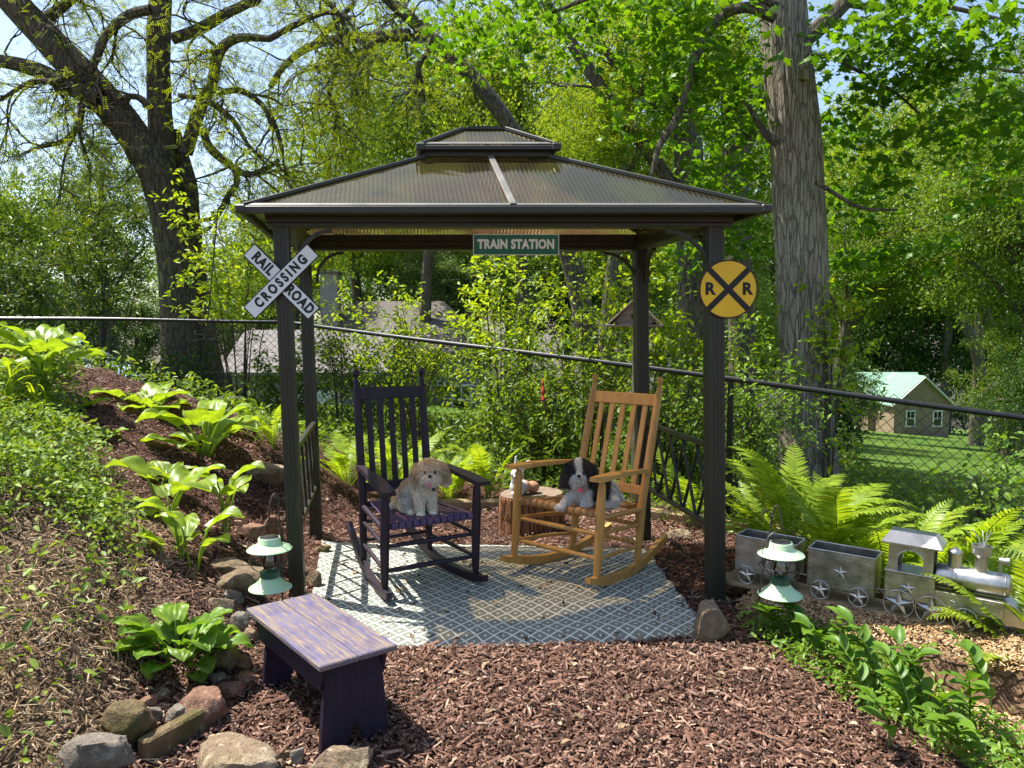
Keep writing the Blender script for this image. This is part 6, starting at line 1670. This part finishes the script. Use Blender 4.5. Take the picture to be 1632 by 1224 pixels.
# ---- maple foliage overhanging from above
def cloud(rs, px, py, rx, ry, Y, dY, n, flat=.35, layers=7):
    """points in horizontal sheets, as maple sprays hang"""
    k = rs.randint(0, layers, n); cz = rs.uniform(-1, 1, layers); ccx = rs.uniform(-.5, .5, layers)
    u = np.sqrt(rs.rand(n)); a = rs.rand(n) * 6.283
    x = ccx[k] * (1 - np.abs(cz[k])) + u * np.cos(a) * .75; z = cz[k] + rs.randn(n) * .10; y = u * np.sin(a)
    c = at(px, py, Y); s = Y / F
    return np.stack([c.x + x * rx * s, Y + y * dY, c.z + z * ry * s - .25 * u * u * ry * s * flat], -1)
def maple_set(name, label, clouds, m, L, seed, bark, base, group=None, trunkpts=None, stick=None, dens=1.0):
    rs = np.random.RandomState(seed); P = np.vstack([cloud(rs, *c[:6], int(c[6] * dens), *c[7:]) for c in clouds]); n = len(P)
    X, D_, Z = frames(rs, n, .75, dirs=rs.randn(n, 3) + np.array([0, 0, -.5])); l = rs.uniform(*L, n)[:, None]
    V, T = inst(*MAPLE, P, X * l, D_ * l, Z * l)
    return mesh_np(name, V, T, m), P
cl3 = [(1120, 60, 120, 70, 7.6, .9, 430), (1050, 140, 100, 90, 7.8, 1.0, 380), (1150, 200, 90, 100, 8.6, .8, 420), (1170, 330, 70, 80, 8.8, .7, 300), (1000, 20, 120, 60, 8.0, 1.0, 320), (880, 40, 110, 60, 8.2, .9, 300), (760, 40, 110, 60, 8.4, .9, 260), (1100, 390, 50, 50, 9.2, .6, 120),
       (1380, 60, 90, 70, 7.2, .9, 260), (1480, 40, 110, 70, 7.0, .9, 330), (1570, 140, 100, 80, 7.0, .9, 330), (1450, 160, 90, 60, 7.3, .8, 260), (1380, 290, 80, 60, 8.2, .8, 260), (1350, 400, 60, 60, 8.6, .8, 220), (1430, 390, 60, 40, 8.4, .8, 160), (1600, 250, 70, 70, 7.4, .8, 200), (1560, 20, 120, 50, 6.6, .8, 200), (1330, 160, 60, 60, 8.4, .8, 160)]
me3, PM = maple_set('crown', '', cl3, M['leaf_maple'], (.070, .125), 3, None, None, dens=1.35)
obj('crown', me3, t3, True)
# ---- background trees: trunk, limbs and a shared crown
def unit_crown(seed, clumps, per, lsize, tmpl=LEAF2, m=None, rad=.17, hollow=.45, ragged=.22):
    rs = np.random.RandomState(seed); C = rs.randn(clumps, 3); C = nrm(C) * (rs.rand(clumps, 1) ** hollow) * (1 + rs.randn(clumps, 1) * ragged * .6)
    C[:, 2] *= 1.0
    k = np.repeat(np.arange(clumps), per); n = len(k)
    r = rad * rs.uniform(.55, 1.35, clumps)[k][:, None]
    off = rs.randn(n, 3) * .62; off[:, 2] *= .55; off[:, 2] -= .25 * (off[:, 0] ** 2 + off[:, 1] ** 2)
    P = C[k] + off * r
    X, D_, Z = frames(rs, n, .45, dirs=nrm(off + 1e-6) * .6 + rs.randn(n, 3) * .5 + np.array([0, 0, -.3])); l = rs.uniform(.65, 1.3, n)[:, None] * lsize
    V, T = inst(*tmpl, P, X * l * .62, D_ * l, Z * l)
    return V, T
UC = [unit_crown(40 + k, 170, 140, .040) for k in range(3)]
UCB = [unit_crown(60 + k, 90, 60, .055, LEAF4) for k in range(2)]
_crowns = {}
def crown_mesh(kind, idx, mat):
    key = (kind, idx)
    if key not in _crowns:
        V, T = (UC if kind == 'far' else UCB)[idx]; _crowns[key] = mesh_np('crown', V, T, M[mat])
    return _crowns[key]
def paint(o, mat): o.material_slots[0].link = 'OBJECT'; o.material_slots[0].material = M[mat]; return o
def bgtree(label, px, py, Y, rxpx, rzpx, mat, idx, kind='far', trunk=None, tr=.16, name='tree', bark='bark_mid', group='trees beyond the fence', seed=0, low=.0):
    c = at(px, py, Y); s = Y / F; rx, rz = rxpx * s, rzpx * s
    rd = random.Random(seed * 7 + int(px)); bx = c.x + rd.uniform(-.3, .3) * rx * .5 if trunk is None else at(trunk, 600, Y).x
    zg = gz(bx, Y)
    t = thing(name, label, 'tree', (bx, Y, zg), 0, group)
    o = obj('crown', crown_mesh(kind, idx, mat), t, loc=(c.x - bx, 0, c.z - zg)); paint(o, mat); o.scale = (rx, rx * .9, rz); o.rotation_euler = (0, 0, rd.uniform(0, 6.28))
    W = Wood(seed + 100); hgt = c.z - zg + rz * .55
    W.add([(0, 0, -.2, tr * 1.35), (rd.uniform(-.1, .1), 0, hgt * .25, tr), ((c.x - bx) * .5 + rd.uniform(-.2, .2), 0, hgt * .6, tr * .75), (c.x - bx, 0, hgt, tr * .25)], 16, 10)
    for k in range(7):
        f = rd.uniform(.40, .9); a = rd.uniform(0, 6.28); p0 = Vector(((c.x - bx) * f, 0, hgt * f)); e = Vector((c.x - bx + math.cos(a) * rx * .8, math.sin(a) * rx * .7, c.z - zg + rd.uniform(-.5, .6) * rz))
        mid = p0.lerp(e, .5) + Vector((0, 0, .12 * rz)); W.add([(*p0, tr * .45), (*mid, tr * .28), (*e, tr * .08)], 8, 6)
    W.mb.build('trunk', M[bark], t, smooth=True)
    return t
BG = [
 (560, 290, 32, 140, 150, 'leaf_light', 0, 'light green tree rising left of the gazebo roof'),
 (690, 170, 26, 160, 180, 'leaf_mid', 1, 'tall green tree straight above the gazebo roof'),
 (830, 170, 24, 140, 190, 'leaf_light', 2, 'pale green tree behind the arching trunk'),
 (985, 120, 19, 150, 200, 'leaf_light', 0, 'yellow green tree right of the roof peak'),
 (470, 400, 27, 90, 80, 'leaf_light', 1, 'low bright tree behind the left gazebo corner'),
 (640, 430, 36, 120, 90, 'leaf_dark', 2, 'dark tree behind the house chimney'),
 (770, 450, 33, 100, 70, 'leaf_dark', 0, 'dark rounded tree under the station sign'),
 (690, 455, 30, 80, 60, 'leaf_blue', 1, 'greyish green drooping tree beside the chimney'),
 (900, 470, 38, 120, 80, 'leaf_dark', 2, 'dark tree behind the leaning trunk'),
 (1000, 400, 30, 90, 110, 'leaf_mid', 0, 'mid green tree seen between back post and birdhouse'),
 (1130, 300, 21, 120, 190, 'leaf_mid', 1, 'shaded tree behind the right roof corner'),
 (1120, 560, 24, 100, 120, 'leaf_dark', 1, 'dark tree behind the round sign'),
 (1200, 560, 17, 60, 100, 'leaf_mid', 2, 'green tree left of the shaggy trunk'),
 (1370, 540, 76, 130, 130, 'leaf_dark', 0, 'dark wood edge left of the shed roof'),
 (1470, 470, 84, 150, 150, 'leaf_dark', 1, 'dark tall tree straight behind the shed'),
 (1600, 520, 72, 130, 180, 'leaf_dark', 2, 'dark tall tree right behind the shed'),
 (1375, 410, 26, 80, 105, 'leaf_mid', 2, 'mid green tree right beside the shaggy trunk'),
 (1335, 625, 30, 62, 75, 'leaf_dark', 0, 'dark bush left of the shed'),
 (1500, 370, 25, 140, 135, 'leaf_mid', 0, 'large green tree above the shed'),
 (1420, 250, 32, 120, 120, 'leaf_light', 1, 'pale tree high behind the right foliage'),
 (1600, 330, 21, 140, 170, 'leaf_mid', 2, 'big leafy tree at the right edge'),
 (1625, 590, 20, 85, 105, 'leaf_mid', 1, 'bushy tree in front of the shed corner'),
 (1640, 640, 17, 80, 110, 'leaf_dark', 2, 'shaded bush at the right edge above the fence rail'),
 (1560, 200, 40, 160, 120, 'leaf_blue', 0, 'pale distant tree in the upper right'),
 (165, 335, 25, 105, 110, 'leaf_blue', 0, 'bluish green tree left of the twin trunks'),
 (30, 400, 20, 100, 140, 'leaf_mid', 2, 'green tree at the left edge'),
 (60, 520, 26, 110, 70, 'leaf_dark', 1, 'dark bush beyond the parked cars'),
 (345, 500, 42, 90, 60, 'leaf_blue', 1, 'distant hazy tree right of the twin trunks'),
 (230, 520, 30, 90, 60, 'leaf_dark', 2, 'dark distant tree left of the twin trunks'),
 (420, 470, 38, 80, 60, 'leaf_mid', 0, 'distant tree above the house roof'),
 (1250, 450, 40, 120, 170, 'leaf_dark', 1, 'dark distant tree behind the shaggy trunk'),
 (1060, 480, 44, 120, 100, 'leaf_blue', 2, 'pale distant tree behind the birdhouse'),

 (380, 455, 70, 150, 80, 'leaf_blue', 0, 'pale far tree on the skyline right of the twin trunks'),
 (600, 400, 62, 170, 130, 'leaf_mid', 1, 'far tree on the skyline behind the chimney'),
 (820, 380, 66, 180, 150, 'leaf_mid', 2, 'far tree on the skyline above the station sign'),
 (1040, 380, 70, 170, 150, 'leaf_mid', 0, 'far tree on the skyline behind the right post'),
 (1260, 340, 84, 170, 170, 'leaf_mid', 1, 'far tall tree just behind the shaggy trunk crown'),
 (1520, 330, 70, 220, 160, 'leaf_mid', 2, 'far tall tree on the skyline over the shed'),
 (760, 250, 40, 170, 150, 'leaf_mid', 0, 'bright tree filling the gap over the roof peak'),
 (930, 330, 34, 130, 120, 'leaf_mid', 1, 'bright tree right of the upper roof tier'),
 (100, 430, 45, 150, 110, 'leaf_mid', 2, 'far tree on the skyline at the left'),
]
TRK = {1500: 1610, 1375: 1335, 1420: 1560, 1470: 1560, 1600: 1640}
for k, b in enumerate(BG): bgtree(b[7], *b[:5], b[5], b[6], seed=k, tr=.10 + .004 * b[2], trunk=TRK.get(b[0]))
# trunks between the posts
def plain_trunk(label, pts, Y, crown, mat, seed, branches=()):
    P = limb(pts, Y); t = thing('tree', label, 'tree', (P[0][0], Y, gz(P[0][0], Y)), 0, 'trees beyond the fence')
    furrowed('trunk', P, t, M['bark_mid'], 36, 110, .016, 12, .9, seed)
    if branches:
        W = Wood(seed)
        for l in branches: Pq = W.add(limb(l, Y)); W.sprout(Pq, 5, (.5, 1.2), .02, 1, .3, .1, droop=.3)
        W.mb.build('branches', M['bark_mid'], t, True, True)
    for q, (px, py, rx, rz, idx) in enumerate(crown):
        c = at(px, py, Y); s = Y / F; o = paint(obj('crown', crown_mesh('far', idx, mat), t, True), mat); o.location = c; o.scale = (rx * s, rx * s * .8, rz * s); o.rotation_euler = (0, 0, q * 1.7 + seed)
plain_trunk('grey trunk seen just left of the right gazebo post', [(1112, 760, 30), (1108, 700, 26), (1106, 560, 24), (1104, 420, 23), (1100, 300, 22), (1092, 180, 20), (1080, 40, 17), (1075, -80, 14)], 10.5, [(1060, 60, 150, 110, 1), (960, 210, 95, 70, 2)], 'leaf_light', 21,
            [[(1098, 340, 12), (1040, 250, 11), (985, 180, 10), (945, 120, 10), (905, 60, 9), (868, 0, 8)], [(1090, 200, 9), (1030, 150, 8), (990, 110, 7), (930, 40, 5)]])
plain_trunk('grey trunk seen between the right post and the shaggy trunk', [(1190, 760, 26), (1186, 680, 22), (1182, 540, 20), (1178, 420, 19), (1172, 280, 18), (1166, 140, 16), (1160, 20, 14), (1150, -80, 11)], 11.5, [(1170, 120, 110, 120, 0)], 'leaf_mid', 22, [[(1174, 260, 13), (1200, 200, 13), (1222, 150, 12), (1240, 90, 10)]])
# ---- shrubs
def shrub(label, px, Y, n, hgt, spread, mat, seed, L=(.045, .085), per=2, name='shrub', bark='twig', lean=0.0, dens=.055, cat='shrub', group='shrubs along the fence', W=.48, zmin=-9):
    b = at(px, 700, Y); g = Vector((b.x, Y, gz(b.x, Y))); t = thing(name, label, cat, g, 0, group); w_ = Wood(seed); rd = w_.rd
    for k in range(n):
        a = rd.uniform(0, 6.28); r = rd.uniform(0, .22) * spread; h = hgt * rd.uniform(.55, 1.08); sp = spread * rd.uniform(.3, 1.0)
        p0 = Vector((math.cos(a) * r, math.sin(a) * r * .6, -.03)); e = Vector((math.cos(a) * sp + lean, math.sin(a) * sp * .6, h)); mid = p0.lerp(e, .5) + Vector((-math.cos(a) * sp * .15, 0, h * .12))
        P = w_.add([(*p0, .010), (*mid, .007), (*e, .0035)], 10, 5)
        w_.sprout(P, 7, (.22, .6), .004, 1, .25, .35, droop=.15, curl=.5, kids=2, leafstep=dens, sides=4)
        for q in P[3:]: w_.tips.append(tuple(q[:3])); w_.dirs.append((math.cos(a), math.sin(a), .5))
    w_.mb.build('stems', M[bark], t, smooth=True)
    kp = [k for k, q in enumerate(w_.tips) if q[2] > zmin]; w_.tips = [w_.tips[k] for k in kp]; w_.dirs = [w_.dirs[k] for k in kp]
    tag(obj('foliage', leafset(w_.tips, w_.dirs, M[mat], L, W, LEAF4, seed, per, .03, .7, 'foliage'), t), kind='stuff')
    return t
shrub('bright yellow green shrub behind the station sign and stump', 800, 8.3, 15, 1.95, 1.05, 'leaf_shrub', 1)
shrub('bright leafy shrub left of the birdhouse', 930, 7.9, 14, 1.9, .95, 'leaf_shrub', 2)
shrub('leafy shrub behind the purple chair back', 665, 8.9, 9, 1.6, .7, 'leaf_shrub', 3)
shrub('sparse shrub stems behind the front left post', 545, 9.5, 5, 1.6, .5, 'leaf_shrub', 4, per=1)
shrub('tall leafy shrub behind the round sign post', 1085, 7.5, 13, 1.95, .85, 'leaf_shrub', 5)
shrub('dense low shrub between right post and shaggy trunk', 1190, 6.5, 14, 1.05, .55, 'leaf_hosta2', 6, (.035, .065))
shrub('green shrub behind the stump along the fence', 870, 7.0, 12, .95, .7, 'leaf_mid', 7)
shrub('green shrub behind the right railing', 1060, 6.9, 12, .95, .6, 'leaf_mid', 8)
shrub('bright bush right of the twin trunks behind the fence', 385, 9.6, 13, 2.5, .65, 'leaf_shrub', 9, (.055, .10), zmin=1.35)
shrub('low green shrub under the neighbouring house roof', 600, 10.5, 12, 1.1, 1.1, 'leaf_mid', 10)
shrub('low green shrub behind the left post and fern', 460, 9.7, 10, .85, .7, 'leaf_mid', 11)
shrub('low weedy bush behind the right fence near the lawn', 1575, 6.0, 5, .50, .30, 'leaf_hosta2', 12, (.05, .10), 1)
shrub('dark bush left of the wooden shed beyond the fence', 1325, 13.0, 12, 1.2, .6, 'leaf_dark', 13, (.06, .11))
shrub('multi stemmed lilac bush left of the twin trunks', 165, 12.5, 18, 3.1, 1.35, 'leaf_lilac', 14, (.07, .12), 2, 'lilac_bush', 'bark_dark', -.1, .07)
shrub('sprawling lilac bush at the left edge behind the fence', 30, 12.8, 15, 2.9, 1.3, 'leaf_lilac', 15, (.07, .12), 2, 'lilac_bush', 'bark_dark', .1, .07)
shrub('small shrub at the foot of the lilacs', 240, 10.8, 10, .9, .8, 'leaf_dark', 16, (.05, .09))
shrub('leafy sprig growing from the shaggy trunk side', 1322, 7.6, 5, 2.0, .25, 'leaf_shrub', 17, (.07, .12), 1)
